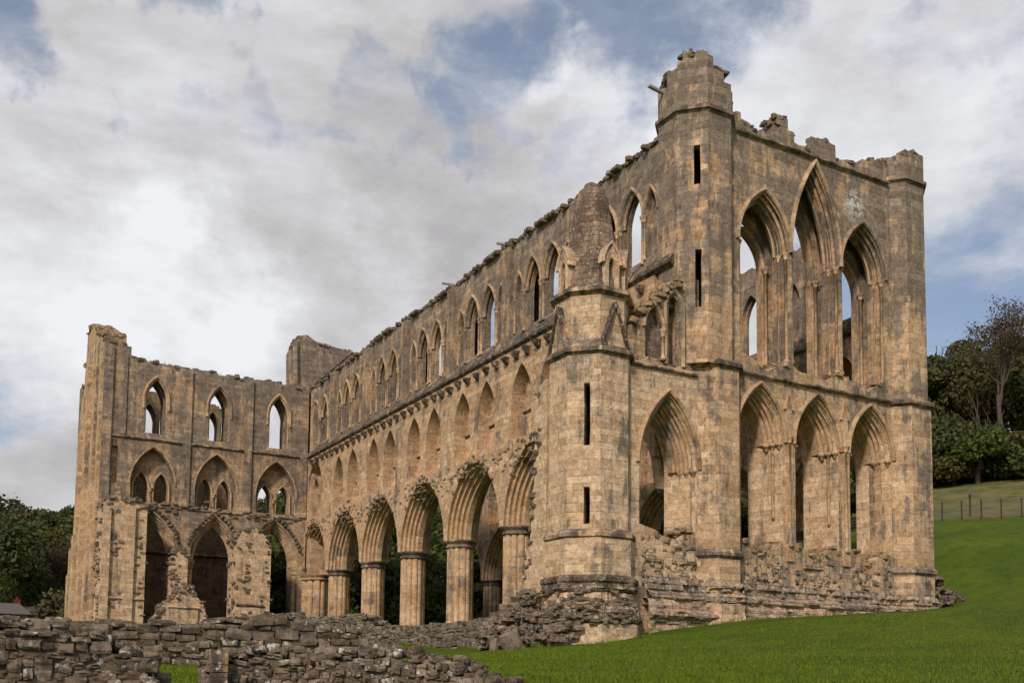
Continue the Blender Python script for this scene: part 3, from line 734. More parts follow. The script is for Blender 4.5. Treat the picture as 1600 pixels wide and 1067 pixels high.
    ring(ws, F0, 0, .74, 17.5, 1.45, [(.02, CLX - .0), (.04, CLX - .09), (.10, CLX - .13), (.17, CLX - .09), (.19, CLX + .03), (.02, CLX + .03)], n=12)
    ring(ws, F0, 0, .74, 17.5, 1.45, [(.015, CLX + .02), (-.01, CLX + .05), (-.07, CLX + .08), (-.09, CLX + .14), (-.05, CLX + .2), (.015, CLX + .2)], n=12)
    shaft(ws, F0, -.80, CLX - .03, 15.35, 17.52, .065); shaft(ws, F0, .80, CLX - .03, 15.35, 17.52, .065)
    bs = MB()
    ring(bs, F0, 0, .40, 17.5, 1.05, [(.02, CLX), (.03, CLX - .07), (.09, CLX - .11), (.14, CLX - .07), (.15, CLX + .03), (.02, CLX + .03)], n=8)
    shaft(bs, F0, 0.45, CLX - .0, 15.5, 17.52, .05)
    wf = bf = None
    if near:
        for k, c in enumerate(BAYC):
            c = c - .15
            for s in (-.95, .95):
                if c + s + .8 > y1 or c + s - .8 < y0: continue
                if wf is None: wf = sub(ws, 'window_surround', 'stone_moulding', wo, (X0, c + s, 0))
                else: dup(wf, (X0, c + s, 0), wo)
            for s in (-2.3, 2.3):
                if c + s + .5 > y1 or c + s - .5 < y0: continue
                if bf is None: bf = sub(bs, 'blind_lancet_surround', 'stone_moulding', wo, (X0, c + s, 0))
                else: dup(bf, (X0, c + s, 0), wo)
        # corbels beneath the string
        cb = MB(); v = [(-.30, -.15, .12), (-.30, .15, .12), (.05, .15, .16), (.05, -.15, .16), (-.26, -.13, -.02), (-.26, .13, -.02), (-.14, -.09, -.17), (-.14, .09, -.17), (.05, .1, -.24), (.05, -.1, -.24)]
        cb.add(v, [(0, 1, 2, 3), (1, 0, 4, 5), (5, 4, 6, 7), (7, 6, 9, 8), (0, 3, 9, 6, 4), (2, 1, 5, 7, 8)])
        cf = None; y = -3.9; rr = random.Random(2)
        while y < 38.6:
            if cf is None: cf = sub(cb, 'corbel', 'stone_mossy', wo, (X0, y, 14.1)); q = cf
            else: q = dup(cf, (X0 + .02 * rr.uniform(-1, 1), y, 14.1 + rr.uniform(-.04, .04)), wo)
            q.rotation_euler = (rr.uniform(-.1, .1), 0, rr.uniform(-.1, .1)); q.scale = (1.15, rr.uniform(1.0, 1.3), rr.uniform(1.0, 1.25))
            y += 1.08 * rr.choice((1, 1, 1, .95))
        # gallery details: little string inside each recess and one shaft
        gd = MB()
        stringc(gd, F0, -.98, .98, 11.35, .12, .2, .80); shaft(gd, F0, -.62, .66, 9.7, 11.5, .075)
        gf = None
        for k, c in enumerate(BAYC):
            if k in (0, 6): continue
            for cc in (c - 1.42, c + 1.36):
                if gf is None: gf = sub(gd, 'gallery_string', 'stone_trim', wo, (X0, cc, 0))
                else: dup(gf, (X0, cc, 0), wo)
        gs = MB(); cc = BAYC[6] - .1
        shaft(gs, F, cc - .3, .3, 9.7, 11.8, .09); ring(gs, F, cc - 1.0, .55, 11.8, 1.1, [(0, .3), (.16, .3), (.16, .7), (0, .7)], 9.7); ring(gs, F, cc + .55, .62, 11.8, 1.1, [(0, .3), (.16, .3), (.16, .7), (0, .7)], 9.7)
        sub(gs, 'gallery_arch', 'stone_moulding', wo)
        # torn hoods and vault scars over the arches
        sc = MB(); rr = random.Random(8)
        for k, c in enumerate(BAYC):
            Rr = (W_O ** 2 + H_O ** 2) / (2 * W_O); cx = W_O - Rr; aend = math.acos(-cx / Rr)
            for side in (-1, 1):
                t = .5
                while t < 1.03:
                    for lay in range(rr.choice((1, 1, 1, 2))):
                        rad = Rr + .06 + lay * .16 + rr.uniform(-.04, .08); a = aend * min(t, 1)
                        y = c + side * (cx + rad * math.cos(a)); z = ZS + rad * math.sin(a)
                        if z < 10.5 and y < 38.8 and y > -3:
                            rock(sc, F(y, z, rr.uniform(-.03, .06)), F.U, F.D, (0, 0, 1), rr.uniform(.05, .13), rr.uniform(.10, .2), rr.uniform(.04, .10), 2, .2, .3)
                    t += rr.uniform(.07, .19)
            # low rubble band between spandrel and gallery sill
            for q in range(46):
                y = c + rr.uniform(-3.2, 3.2); z = 9.1 + rr.gauss(0, .3) - .5 * abs(y - c) / 3 * rr.random()
                if y > 38.5 or y < -3: continue
                rock(sc, F(y, z, rr.uniform(.03, .08)), F.U, F.D, (0, 0, 1), rr.uniform(.08, .24), .10, rr.uniform(.04, .08), 2, .2, .12)
        sub(sc, 'broken_hood_mould', 'rubble_hood', wo)
        ss = MB(); stringc(ss, F, 1.0, 38.9, 5.40, .0, .1, .0)
    return wo
for X0 in (0.0, 13.0):
    for k, y in enumerate(PY): pier(X0 + 1.0, y)
WALL_A = build_arcade(0.0, 'presbytery_wall', True)
WALL_B = build_arcade(13.0, 'presbytery_wall', False)

# ---- octagonal turrets
def octagon(mb, cx, cy, r, z0, ztop, thick=.45, holes={}, rag=None, skip=()):
    """eight wall slabs; holes = {facet: [(u, z0, z1, half width)]}, facet 0 faces -Y, 1 the -X-Y corner, 2 -X"""
    hw = r * math.tan(math.pi / 8); fr = []
    for k in range(8):
        a = -math.pi / 2 - k * math.pi / 4; nx, ny = math.cos(a), math.sin(a)
        U = Vector((-ny, nx, 0)); 
        F = Frame((cx + nx * r, cy + ny * r, 0), U, (-nx, -ny, 0)); fr.append(F)
        if k in skip: continue
        hs = [slot(u, w, a0, a1, .02) for (u, a0, a1, w) in holes.get(k, [])]
        if rag: top = list(reversed(ragged(-hw, hw, (lambda zz: (lambda x: zz))(rag[k]) if not callable(rag[k]) else rag[k], .07, 17 + k, .2, .4)))
        else: top = [(hw, ztop), (-hw, ztop)]
        base = [(-hw, z0), (hw, z0)]
        # turn so that +u runs left to right seen from outside
        plate(mb, F, base + top, hs, 0, thick)
    return fr, hw
def octring(mb, cx, cy, prof):
    """moulding round an octagon: profile [(z, r)]"""
    v = []; n = 8
    P = len(prof)
    for z, r in prof:
        rc = r / math.cos(math.pi / 8)
        for k in range(8): a = math.pi / 8 + k * math.pi / 4; v.append((cx + rc * math.cos(a), cy + rc * math.sin(a), z))
    fs = [(i * 8 + k, i * 8 + (k + 1) % 8, ((i + 1) % P) * 8 + (k + 1) % 8, ((i + 1) % P) * 8 + k) for i in range(P) for k in range(8)]
    mb.add(v, fs)
def octstring(mb, cx, cy, r, z, p=.15): octring(mb, cx, cy, [(z + .22, r - .05), (z + .06, r + p), (z - .08, r + p), (z - .12, r + p * .5), (z - .24, r - .05)])

# aisle turret with the stone spire
AT = MB(); ax, ay, ar = -3.5, -5.2, 1.55
fr, hw = octagon(AT, ax, ay, ar, 2.9, 10.05, holes={1: [(.12, 3.35, 4.75, .12), (.12, 6.35, 8.75, .12)]})
octagon(AT, ax, ay, ar + .12, .9, 2.95)
octagon(AT, ax, ay, ar - .17, 10.0, 12.45, holes={0: [(-.45, 8.7, 8.8, .1)]} and {})
at = AT.build('stair_turret', 'stone_pale', ABBEY)
mo = MB(); octstring(mo, ax, ay, ar, 10.05, .15); octstring(mo, ax, ay, ar - .17, 12.45, .2); octstring(mo, ax, ay, ar + .08, 2.95, .12)
octring(mo, ax, ay, [(10.55, ar - .2), (10.2, ar + .05), (10.05, ar + .05), (10.05, ar - .3)])
sub(mo, 'string_course', 'stone_trim', at)
ft = MB()      # moulded courses and stepped dark foot
octring(ft, ax, ay, [(1.45, ar + .08), (1.32, ar + .30), (1.18, ar + .30), (1.1, ar + .22), (.98, ar + .26), (.9, ar + .3), (.9, ar)])
sub(ft, 'plinth_moulding', 'stone_mossy', at)
sp = MB(); n = 8; rc = (ar - .22) / math.cos(math.pi / 8); prof = [(12.5, rc)] + [(12.5 + .3 * k, rc * (1 - .6 * (k / 15.) ** .95)) for k in range(1, 15)] + [(16.85, rc * .40), (17.0, rc * .36)]
v = []
for z, r in prof:
    for k in range(16):
        a = math.pi / 8 + k * math.pi / 8; q = r * (1 if k % 2 == 0 else .93); q *= 1 + nrs.uniform(-.02, .02); v.append((ax + q * math.cos(a), ay + q * math.sin(a), z))
sp.add(v, [(i * 16 + k, i * 16 + (k + 1) % 16, (i + 1) * 16 + (k + 1) % 16, (i + 1) * 16 + k) for i in range(len(prof) - 1) for k in range(16)] + [tuple((len(prof) - 1) * 16 + k for k in range(16))])
spo = sub(sp, 'spire', 'stone_spire', at); m = MB(); rr = random.Random(3)
for q in range(26): a = rr.uniform(0, 6.3); e = rr.uniform(0, .38); rock(m, (ax + e * math.cos(a), ay + e * math.sin(a), 17.15 - e * .5 + rr.uniform(-.1, .12)), (1, 0, 0), (0, 1, 0), (0, 0, 1), rr.uniform(.08, .18), rr.uniform(.08, .16), rr.uniform(.05, .12), 2, .2, .2)
sub(m, 'broken_parapet', 'rubble_lichen', spo)
def lucarne(k, slit=True):
    """gabled little window standing on facet k of the spire"""
    a = -math.pi / 2 - k * math.pi / 4; nx, ny = math.cos(a), math.sin(a)
    F = Frame((ax + nx * (ar - .30), ay + ny * (ar - .30), 0), (-ny, nx, 0), (-nx, -ny, 0)); m = MB()
    out = [(-.34, 12.55), (.34, 12.55), (.34, 13.75), (0, 14.35), (-.34, 13.75)]
    plate(m, F, out, [arch_hole(0, .15, 13.5, .3, 12.65, .01)], -.12, .9, back=False)
    ring(m, F, 0, .34, 13.55, .75, [(0, -.15), (.08, -.2), (.14, -.15), (.14, .8), (0, .8)], n=4)
    d_ = MB(); plate(d_, F, [(-.2, 12.6), (.2, 12.6), (.2, 13.9), (-.2, 13.9)], (), .30, .34); o_ = sub(m, 'lucarne', 'stone_pale', at); d_.build('slit_shade_plate', 'mortar_core', at); return o_  # dark backing plate: the shade inside the slit put into its colour
dk = MB()
for k in (0, 2, 1 + 6): lucarne(k)
br = MB(); bc = MB()      # triangular broach gables on the diagonal faces of the upper stage
for k in (0, 2):
    a = -math.pi / 2 - k * math.pi / 4; nx, ny = math.cos(a), math.sin(a)
    F = Frame((ax + nx * (ar + .02), ay + ny * (ar + .02), 0), (-ny, nx, 0), (-nx, -ny, 0))
    plate(br, F, [(-.56, 10.12), (.56, 10.12), (0, 11.75)], (), 0, .4)
    for s in (-1, 1):
        L = math.hypot(.6, 1.72)
        v = [F(s * .68, 10.1, -.1), F(s * .54, 10.1, -.1), F(0, 11.72, -.1), F(0, 11.98, -.1), F(s * .68, 10.1, .4), F(s * .54, 10.1, .4), F(0, 11.72, .4), F(0, 11.98, .4)]
        bc.add(v, [(0, 1, 2, 3), (7, 6, 5, 4), (0, 3, 7, 4), (1, 5, 6, 2), (0, 4, 5, 1)])
sub(br, 'broach_gable', 'stone_pale', at)
for k_ in range(4):
    m = MB(); m.add(bc.v[k_ * 8:k_ * 8 + 8], bc.f[:5]); m.build('gable_coping', 'stone_mossy', at)

# main corner turrets of the east front
def main_turret(cx, cy, left):
    m = MB(); r = 1.5
    hl = {1: [(.22, 12.6, 15.0, .13), (.18, 17.75, 19.4, .13)]} if left else {}
    if left:
        bx, by = 2.0, -5.7
        octagon(m, bx, by, 1.3, -1.0, 10.35, thick=.6)
    else: octagon(m, cx, cy, r + .12, -1.0, 10.35, thick=.6)
    if left:
        rag = {k: (lambda x: 22.6) for k in range(8)}
        rag[2] = lambda x: 22.3 if x < 0 else 22.9; rag[1] = lambda x: 23.4 if x > -.3 else 23.1; rag[0] = lambda x: 23.2 if x < -.3 else (22.75 if x < .25 else 22.3); rag[7] = lambda x: 22.0
    else: rag = {k: z for k, z in enumerate((22.35, 22.1, 22.0, 21.9, 22.1, 22.2, 22.3, 22.4))}
    octagon(m, cx, cy, r, 10.3, 21, holes=hl)
    octagon(m, cx, cy, r + .02, 20.95, 22, rag=rag, thick=.5)
    octring(m, cx, cy, [(21.9, .05), (21.9, r - .3), (20.6, r - .3), (20.6, .05)])
    o = m.build('corner_turret', 'stone_mixed', ABBEY)
    s = MB(); octstring(s, cx, cy, r, 21.0, .14); 
    q = (2.0, -5.7, 1.3) if left else (cx, cy, r + .12)
    octstring(s, q[0], q[1], q[2], 10.35, .16); octstring(s, q[0], q[1], q[2] + .02, 2.6, .1)
    sub(s, 'string_course', 'stone_trim', o)
    c = MB(); rr = random.Random(4 if left else 5)
    for k in range(8):
        a = -math.pi / 2 - k * math.pi / 4
        zt = rag[k](0) if callable(rag[k]) else rag[k]
        for q in range(5):
            b = a + rr.uniform(-.35, .35); rock(c, (cx + math.cos(b) * (r - .2), cy + math.sin(b) * (r - .2), zt + rr.uniform(-.1, .08)), (1, 0, 0), (0, 1, 0), (0, 0, 1), rr.uniform(.14, .28), rr.uniform(.14, .26), rr.uniform(.07, .14), 2, .2, .15)
    sub(c, 'broken_parapet', 'rubble_lichen', o)
    return o
TL = main_turret(1.58, -5.5, True); TR = main_turret(13.5, -5.5, False)

# ---- east wall between the turrets
YE = -6.5
FE = Frame((0, YE, 0), (1, 0, 0), (0, 1, 0))
EW = MB(); XA, XB = 2.5, 12.6
low = [(4.15, 1.28, 7.65, 2.25), (7.45, 1.30, 7.65, 2.25), (10.8, 1.34, 7.65, 2.25)]
upp = [(4.48, 1.40, 16.05, 2.35, 18.4), (7.52, 1.42, 16.05, 4.35, 20.4), (10.5, 1.38, 16.05, 2.3, 18.35)]
def rag_hole(c, w, zs, h, z0, a, seed):
    rr = random.Random(seed); p = arch_pts(c, w, zs, h, None); bot = []
    n = 7
    for k in range(n + 1): bot.append((c + w - 2 * w * k / n + (rr.uniform(-.05, .05) if 0 < k < n else 0), z0 + rr.uniform(-.15, .2) + (.45 * abs(1 - 2 * k / n) ** 2)))
    return list(reversed(dens(p + bot, .35, a)))
l1 = []; l2 = []; l3 = []
for i, (c, w, zs, h) in enumerate(low):
    l1.append(rag_hole(c, w, zs, h, 2.9, .015, i)); l2.append(rag_hole(c, w + .01, zs, h + .01, 2.95, .0, i + 5)); l3.append(rag_hole(c, w + .01, zs, h, 3.0, .0, i + 9))
for i, (c, w, zs, h, ap) in enumerate(upp):
    l1.append(rag_hole(c, w, zs, h, 10.75, .015, i + 3)); l2.append(rag_hole(c, w - .14, zs, h - .3, 10.8, .015, i + 7)); l3.append(rag_hole(c, w - .12, zs, h - .5, 10.85, .02, i + 8))
topE = lin([(2.5, 20.95), (12.6, 20.95)])
def etop(x):
    z = 21.15
    for a, b, q in ((2.9, 3.3, 21.7), (3.3, 3.9, 21.35), (5.1, 5.35, 21.7), (5.35, 5.85, 22.15), (5.85, 6.3, 21.6), (7.35, 7.6, 21.4), (7.6, 8.8, 21.75), (10.7, 11.1, 21.5), (11.1, 12.6, 21.75)):
        if a <= x < b: z = q
    return z
e1 = list(reversed(ragged(XA, XB, etop, .07, 21, .18, .38)))
plate(EW, FE, [(XA, -1.0), (XB, -1.0)] + e1, l1, 0, .4, back=False)
plate(EW, FE, [(XA, -1.0), (XB, -1.0)] + list(reversed(ragged(XA, XB, lambda x: min(etop(x), 21.6) - .1, .1, 22, .2, .4))), l2, .4, .85)
plate(EW, FE, [(XA, -1.0), (XB, -1.0)] + list(reversed(ragged(XA, XB, lambda x: 20.95, .12, 23, .2, .5))), l3, 1.3, 1.7)
EW.box((XA, YE + .8, 19.9 + .85), (XB, YE + 1.35, 20.86)); EW.box((XA, YE + .8, 9.9), (XB, YE + 1.35, 10.6))
ew = EW.build('east_wall', 'stone_mixed', ABBEY)
# deep mouldings
def front_ring(name, c, w, zs, h, z0, hood=True, dep=.95, sh=True, K=3, low_=False):
    m = MB()
    if low_:
        p = [(.03, -.0)] + rolls((-.0, .03), (-.34, .75), 4, .065, side=-1, hollow=.7) + [(-.33, 1.3), (.03, 1.3)]
        j = MB(); ring(j, FE, c, w, zs, h, [(.04, .01), (.0, .01), (-.06, .12), (-.40, 1.69), (.04, 1.69)], 2.7, n=14); j.build('splayed_jamb', 'stone_pale', ew)
    else: p = [(.03, -.0)] + rolls((-.0, .03), (-.20, .7), K, .06, side=-1, hollow=.6) + [(.03, .7)]
    ring(m, FE, c, w, zs, h, p, n=18)
    if hood: ring(m, FE, c, w, zs, h, [(.03, .02), (.03, -.10), (.10, -.17), (.18, -.14), (.21, .02)], n=18)
    if sh:
        for s in (-1, 1):
            if low_:
                for a_, d_ in ((.10, .14), (.20, .42), (.30, .70)):
                    x_, y_, _ = FE(c + s * (w - a_ + .05), 0, d_); lathe(m, x_, y_, [(zs - .34, .04), (zs - .26, .09), (zs - .12, .13), (zs - .1, .17), (zs, .18)], 8)
                x_, y_, _ = FE(c + s * (w - .18), 0, .42)
                if s > 0: lathe(m, x_, y_, [(4.4, .05), (4.5, .07), (zs - .35, .07), (zs - .3, .09)], 8)
            else: shaft(m, FE, c + s * (w - .05), .12, z0, zs, .07); shaft(m, FE, c + s * (w - .10), .48, z0, zs, .055)
    return sub(m, name, 'stone_moulding', ew)
for i, (c, w, zs, h) in enumerate(low): front_ring('arch_surround', c, w, zs, h, 3.6, low_=True)
for i, (c, w, zs, h, ap) in enumerate(upp): front_ring('lancet_surround', c, w, zs, h, 11.2, K=3)
for i, (c, w, zs, h, ap) in enumerate(upp):
    m = MB(); ring(m, FE, c, w - .14, zs - .4, h - .6, [(.02, 1.28), (-.05, 1.26), (-.10, 1.35), (-.10, 1.72), (.02, 1.72)], 11, n=14)
    shaft(m, FE, c - w + .2, 1.2, 11, zs - .3, .08); shaft(m, FE, c + w - .2, 1.2, 11, zs - .3, .08); sub(m, 'inner_arch', 'stone_moulding', ew)
sc = MB(); stringc(sc, FE, 2.9, 12.2, 10.35, .17, .26); stringc(sc, FE, 2.9, 12.2, 20.75, .16, .26); sub(sc, 'string_course', 'stone_trim', ew)
gb = MB()       # small gablets in the spandrels
for u in (5.75, 9.12):
    plate(gb, FE, [(u - .2, 7.9), (u + .2, 7.9), (u + .2, 9.2), (u, 9.9), (u - .2, 9.2)], (), -.05, .05)
    for s in (-1, 1):
        v = [FE(u + s * .28, 9.1, -.12), FE(u + s * .18, 9.1, -.12), FE(u, 9.75, -.12), FE(u, 10.0, -.12), FE(u + s * .28, 9.1, .02), FE(u + s * .18, 9.1, .02), FE(u, 9.75, .02), FE(u, 10.0, .02)]
        gb.add(v, [(0, 1, 2, 3), (0, 3, 7, 4), (1, 5, 6, 2), (0, 4, 5, 1)])
    shaft(gb, FE, u, -.05, 3.2, 7.95, .09)
sub(gb, 'gablet', 'stone_moulding', ew)
# flat pilasters and string on the piers between the low arches
pil = MB()
for (a, b) in ((5.6, 5.95), (8.92, 9.32)):
    pil.box((a, YE - .10, 2.6), (b, YE + .02, 7.6))
sub(pil, 'pilaster', 'stone_moulding', ew)
cr_ = MB(); rr = random.Random(31)
for q in range(120):
    u = 3.0 + rr.random() * 9.3; rock(cr_, FE(u, etop(u) + rr.uniform(-.12, .04), rr.uniform(.1, .9)), FE.U, FE.D, (0, 0, 1), rr.uniform(.1, .25), rr.uniform(.12, .25), rr.uniform(.05, .13), 2, .2, .15)
sub(cr_, 'broken_parapet', 'rubble_lichen', ew)
# robbed facing and rubble sills under the arches
rb = MB()
gr_e = lambda u: ground(u, YE - .2) - .1
rf_ = MB(); PE = lambda t, u, z, o: FE(u, z, -o)
for (a, b, k) in ((2.95, 5.55, 1), (6.05, 8.85, 2), (9.35, 12.25, 3)):
    relief(rf_, PE, a, b, [(2.85, .0), (2.6, .06), (1.9, .05), (1.2, .12)], .07, .085, k)
rf_.build('robbed_facing', 'stone_rubble', ew)['kind'] = 'stuff'
for i, (c, w, zs, h) in enumerate(low):
    for q in range(46):
        u = c + rr.uniform(-w, w); rock(rb, FE(u, 2.75 + .55 * abs(u - c) / w + rr.uniform(-.1, .2), rr.uniform(.05, 1.7)), FE.U, FE.D, (0, 0, 1), rr.uniform(.12, .3), rr.uniform(.15, .3), rr.uniform(.07, .16), 2, .2, .2)
for i, (c, w, zs, h, ap) in enumerate(upp):
    for q in range(36):
        u = c + rr.choice((-1, 1)) * w * (1 - abs(rr.gauss(0, .3))); rock(rb, FE(u, 10.75 + max(0, .35 * (abs(u - c) / w)) + rr.uniform(-.1, .15), rr.uniform(.1, 1.6)), FE.U, FE.D, (0, 0, 1), rr.uniform(.1, .28), rr.uniform(.15, .3), rr.uniform(.05, .12), 2, .2, .2)
sub(rb, 'rubble_core', 'rubble_tan', ew)

# stepped plinth along the whole east front
pn = MB(); pm = MB()
def step(mb, u0, u1, za, zb_, d, rough=.05, seed=1):
    rr = random.Random(seed); u = u0
    while u < u1:
        w = min(rr.uniform(.35, .8), u1 - u + .01); e = rr.uniform(-rough, rough)
        za_ = za(u + w / 2) if callable(za) else za; zb2 = zb_(u + w / 2) if callable(zb_) else zb_
        p = [FE(u, za_, d + e), FE(u + w - .008, za_, d + e), FE(u + w - .008, za_, .3), FE(u, za_, .3), FE(u, zb2 + rr.uniform(-rough, rough) * .6, d + e + .0), FE(u + w - .008, zb2 + rr.uniform(-rough, rough) * .6, d + e), FE(u + w - .008, zb2 + .04, .3), FE(u, zb2 + .04, .3)]
        mb.add(p, [(0, 3, 2, 1), (4, 5, 6, 7), (0, 1, 5, 4), (1, 2, 6, 5), (2, 3, 7, 6), (3, 0, 4, 7)]); u += w
relief(pm, PE, -1.95, 14.35, [(1.62, .02), (1.5, .16), (1.30, .26), (1.22, .16), (1.0, .20), (.92, .36), (.70, .42), (.60, .30)], .055, .085, 5)
relief(pn, PE, -1.95, 14.6, [(.72, .2), (.62, .32), (.2, .34), (-.6, .38), (-1.6, .4)], .02, .12, 6, .02)
pm2 = MB(); relief(pm2, PE, -2.0, 7.2, [(.50, .3), (.40, .48), (.12, .60), (-.05, .62), (-.15, .50), (-.3, .46)], .06, .085, 7)
sub(pn, 'plinth', 'stone_pale', ew); pm.build('plinth_moulding', 'stone_plinth', ew); pm2.build('plinth_moulding', 'stone_plinth', ew)
# stepped foot of the aisle turret
tf = MB(); tg = MB()
for k in (7, 0, 1, 2, 3):
    a = -math.pi / 2 - k * math.pi / 4; nx, ny = math.cos(a), math.sin(a)
    def PO(t, u, z, o, nx=nx, ny=ny):
        rr_ = ar + o; uu = (t - .5) * 2 * rr_ * math.tan(math.pi / 8); return (ax + nx * rr_ - ny * uu, ay + ny * rr_ + nx * uu, z)
    hw_ = (ar + .4) * math.tan(math.pi / 8)
    relief(tg, PO, -hw_, hw_, [(1.5, .02), (1.38, .10), (1.1, .20), (.85, .27), (.78, .18)], .035, .085, 20 + k)
    relief(tf, PO, -hw_, hw_, [(.86, .12), (.78, .16), (.36, .2)], .015, .1, 40 + k, .015)
    relief(tg, PO, -hw_, hw_, [(.46, .15), (.38, .28), (.05, .38), (-.22, .44), (-.30, .38), (-.36, .32)], .035, .085, 50 + k)
    relief(tf, PO, -hw_, hw_, [(-.3, .32), (-.36, .38), (-1.2, .40), (-2.2, .42)], .015, .15, 30 + k, .015)
def turret_foot(cx, cy, r, ks, par, seed):
    m = MB(); m2 = MB()
    for k in ks:
        a = -math.pi / 2 - k * math.pi / 4; nx, ny = math.cos(a), math.sin(a)
        def P_(t, u, z, o, nx=nx, ny=ny): q = r + o; uu = (t - .5) * 2 * q * math.tan(math.pi / 8); return (cx + nx * q - ny * uu, cy + ny * q + nx * uu, z)
        hw_ = (r + .3) * math.tan(math.pi / 8)
        relief(m, P_, -hw_, hw_, [(1.5, .0), (1.4, .12), (1.22, .2), (1.15, .12), (.98, .15), (.9, .26), (.70, .30), (.62, .22)], .04, .085, seed + k)
        relief(m2, P_, -hw_, hw_, [(.7, .14), (.6, .2), (.1, .22), (-1.4, .25)], .015, .14, seed + 20 + k, .015)
    m.build('plinth_moulding', 'stone_plinth', par); m2.build('plinth', 'stone_pale', par)
turret_foot(2.0, -5.7, 1.3, (7, 0, 1), TL, 60); turret_foot(13.5, -5.5, 1.62, (7, 0, 1), TR, 80)
tg.build('plinth_moulding', 'stone_plinth', at); tf.build('plinth', 'stone_pale', at)
# ---- end wall of the aisle, between stair turret and corner turret
FAW = Frame((0, -6.4, 0), (1, 0, 0), (0, 1, 0)); AW = MB()
a0, a1 = -2.5, 1.0
ac, aw_, azs, ah = -.62, 1.44, 5.98, 2.92
plate(AW, FAW, [(a0, -1.0), (a1, -1.0), (a1, 10.0), (a0, 10.0)], [rag_hole(ac, aw_, azs, ah, 3.1, .015, 3)], 0, .45, back=False)
plate(AW, FAW, [(a0, -1.0), (a1, -1.0), (a1, 10.0), (a0, 10.0)], [rag_hole(ac, aw_ + .01, azs, ah, 3.1, .0, 4)], .45, 1.45)
up = [(a0, 9.85), (a1, 9.85), (a1, 13.9), (.25, 13.85), (.0, 13.7), (-.35, 13.5), (-.5, 13.4), (-.6, 13.0), (-.85, 12.95), (-1.0, 12.7), (-1.3, 12.6), (-1.45, 12.3), (-1.9, 12.1), (-2.0, 11.6), (a0, 11.4)]
AU = MB()
plate(AU, FAW, up, [arch_hole(-1.34, .40, 11.45, .85, 10.25, .01), arch_hole(-.30, .27, 12.5, .45, 10.1, .02)], .05, .33, back=False)
plate(AU, FAW, up, [slot(-.1, .6, 10.05, 12.6, .02)], .33, 1.3)
aw = AW.build('aisle_end_wall', 'stone_pale', ABBEY); AU.build('broken_upper_wall', 'stone_upper', aw)
m = MB(); ring(m, FAW, ac, aw_, azs, ah, [(.03, 0)] + rolls((0, .02), (-.54, .95), 6, .07, side=-1, hollow=.7) + [(-.54, 1.2), (.03, 1.2)], n=20)
ring(m, FAW, ac, aw_, azs, ah, [(.02, .02), (.02, -.10), (.10, -.16), (.17, -.12), (.19, .02)], n=18); 
for q, dd in ((.02, .16), (.10, .46), (.18, .76)):
    x_, y_, _ = FAW(ac + aw_ - q, 0, dd); lathe(m, x_, y_, [(azs - .36, .04), (azs - .26, .10), (azs - .12, .15), (azs - .1, .18), (azs, .19)], 8)
sub(m, 'arch_surround', 'stone_moulding', aw)
m = MB(); ring(m, FAW, -1.34, .40, 11.45, .85, [(.01, .07), (.01, -.05), (.08, -.1), (.14, -.05), (.15, .07)], n=8); ring(m, FAW, -.30, .27, 12.5, .45, [(.08, .07), (.1, -.02), (.2, -.08), (.25, .07)], 10.1, n=8)
shaft(m, FAW, -.90, .0, 10.2, 11.45, .07); sub(m, 'blind_arch_surround', 'stone_moulding', aw)
m = MB(); stringc(m, FAW, a0, .8, 9.85, .14, .24); 
v = [FAW(-2.3, 12.9, -.05), FAW(.25, 14.35, -.05), FAW(.25, 14.15, -.05), FAW(-2.3, 12.7, -.05)]; w2 = [FAW(-2.3, 12.9, .8), FAW(.25, 14.35, .8), FAW(.25, 14.15, .8), FAW(-2.3, 12.7, .8)]
sub(m, 'string_course', 'stone_trim', aw)
m = MB()
for q in range(90):
    t = rr.random(); u = -2.4 + 2.7 * t; rock(m, FAW(u, float(np.interp(u, [-2.3, -1.9, -1.3, -.45, .3], [11.5, 12.1, 12.5, 13.4, 13.8])) + rr.uniform(-.2, .12), rr.uniform(.0, .9)), FAW.U, FAW.D, (0, 0, 1), rr.uniform(.08, .25), rr.uniform(.12, .25), rr.uniform(.05, .11), 2, .2, .3)
for q in range(40):
    u = ac + rr.uniform(-aw_, aw_); rock(m, FAW(u, 3.05 + .5 * max(0, (u - ac)) / aw_ + rr.uniform(-.1, .2), rr.uniform(.05, 1.3)), FAW.U, FAW.D, (0, 0, 1), rr.uniform(.1, .28), rr.uniform(.15, .3), rr.uniform(.06, .14), 2, .2, .2)
sub(m, 'rubble_core', 'rubble_tan', aw)
m = MB(); relief(m, lambda t, u, z, o: FAW(u, z, -o), -1.95, .75, [(3.15, .0), (2.9, .06), (2.0, .05), (1.2, .12)], .08, .085, 12); m.build('robbed_facing', 'stone_rubble', aw)['kind'] = 'stuff'
j = MB(); ring(j, FAW, ac, aw_, azs, ah, [(.04, .01), (.0, .01), (-.05, .1), (-.52, 1.44), (.04, 1.44)], 2.9, n=14); j.build('splayed_jamb', 'stone_pale', aw)
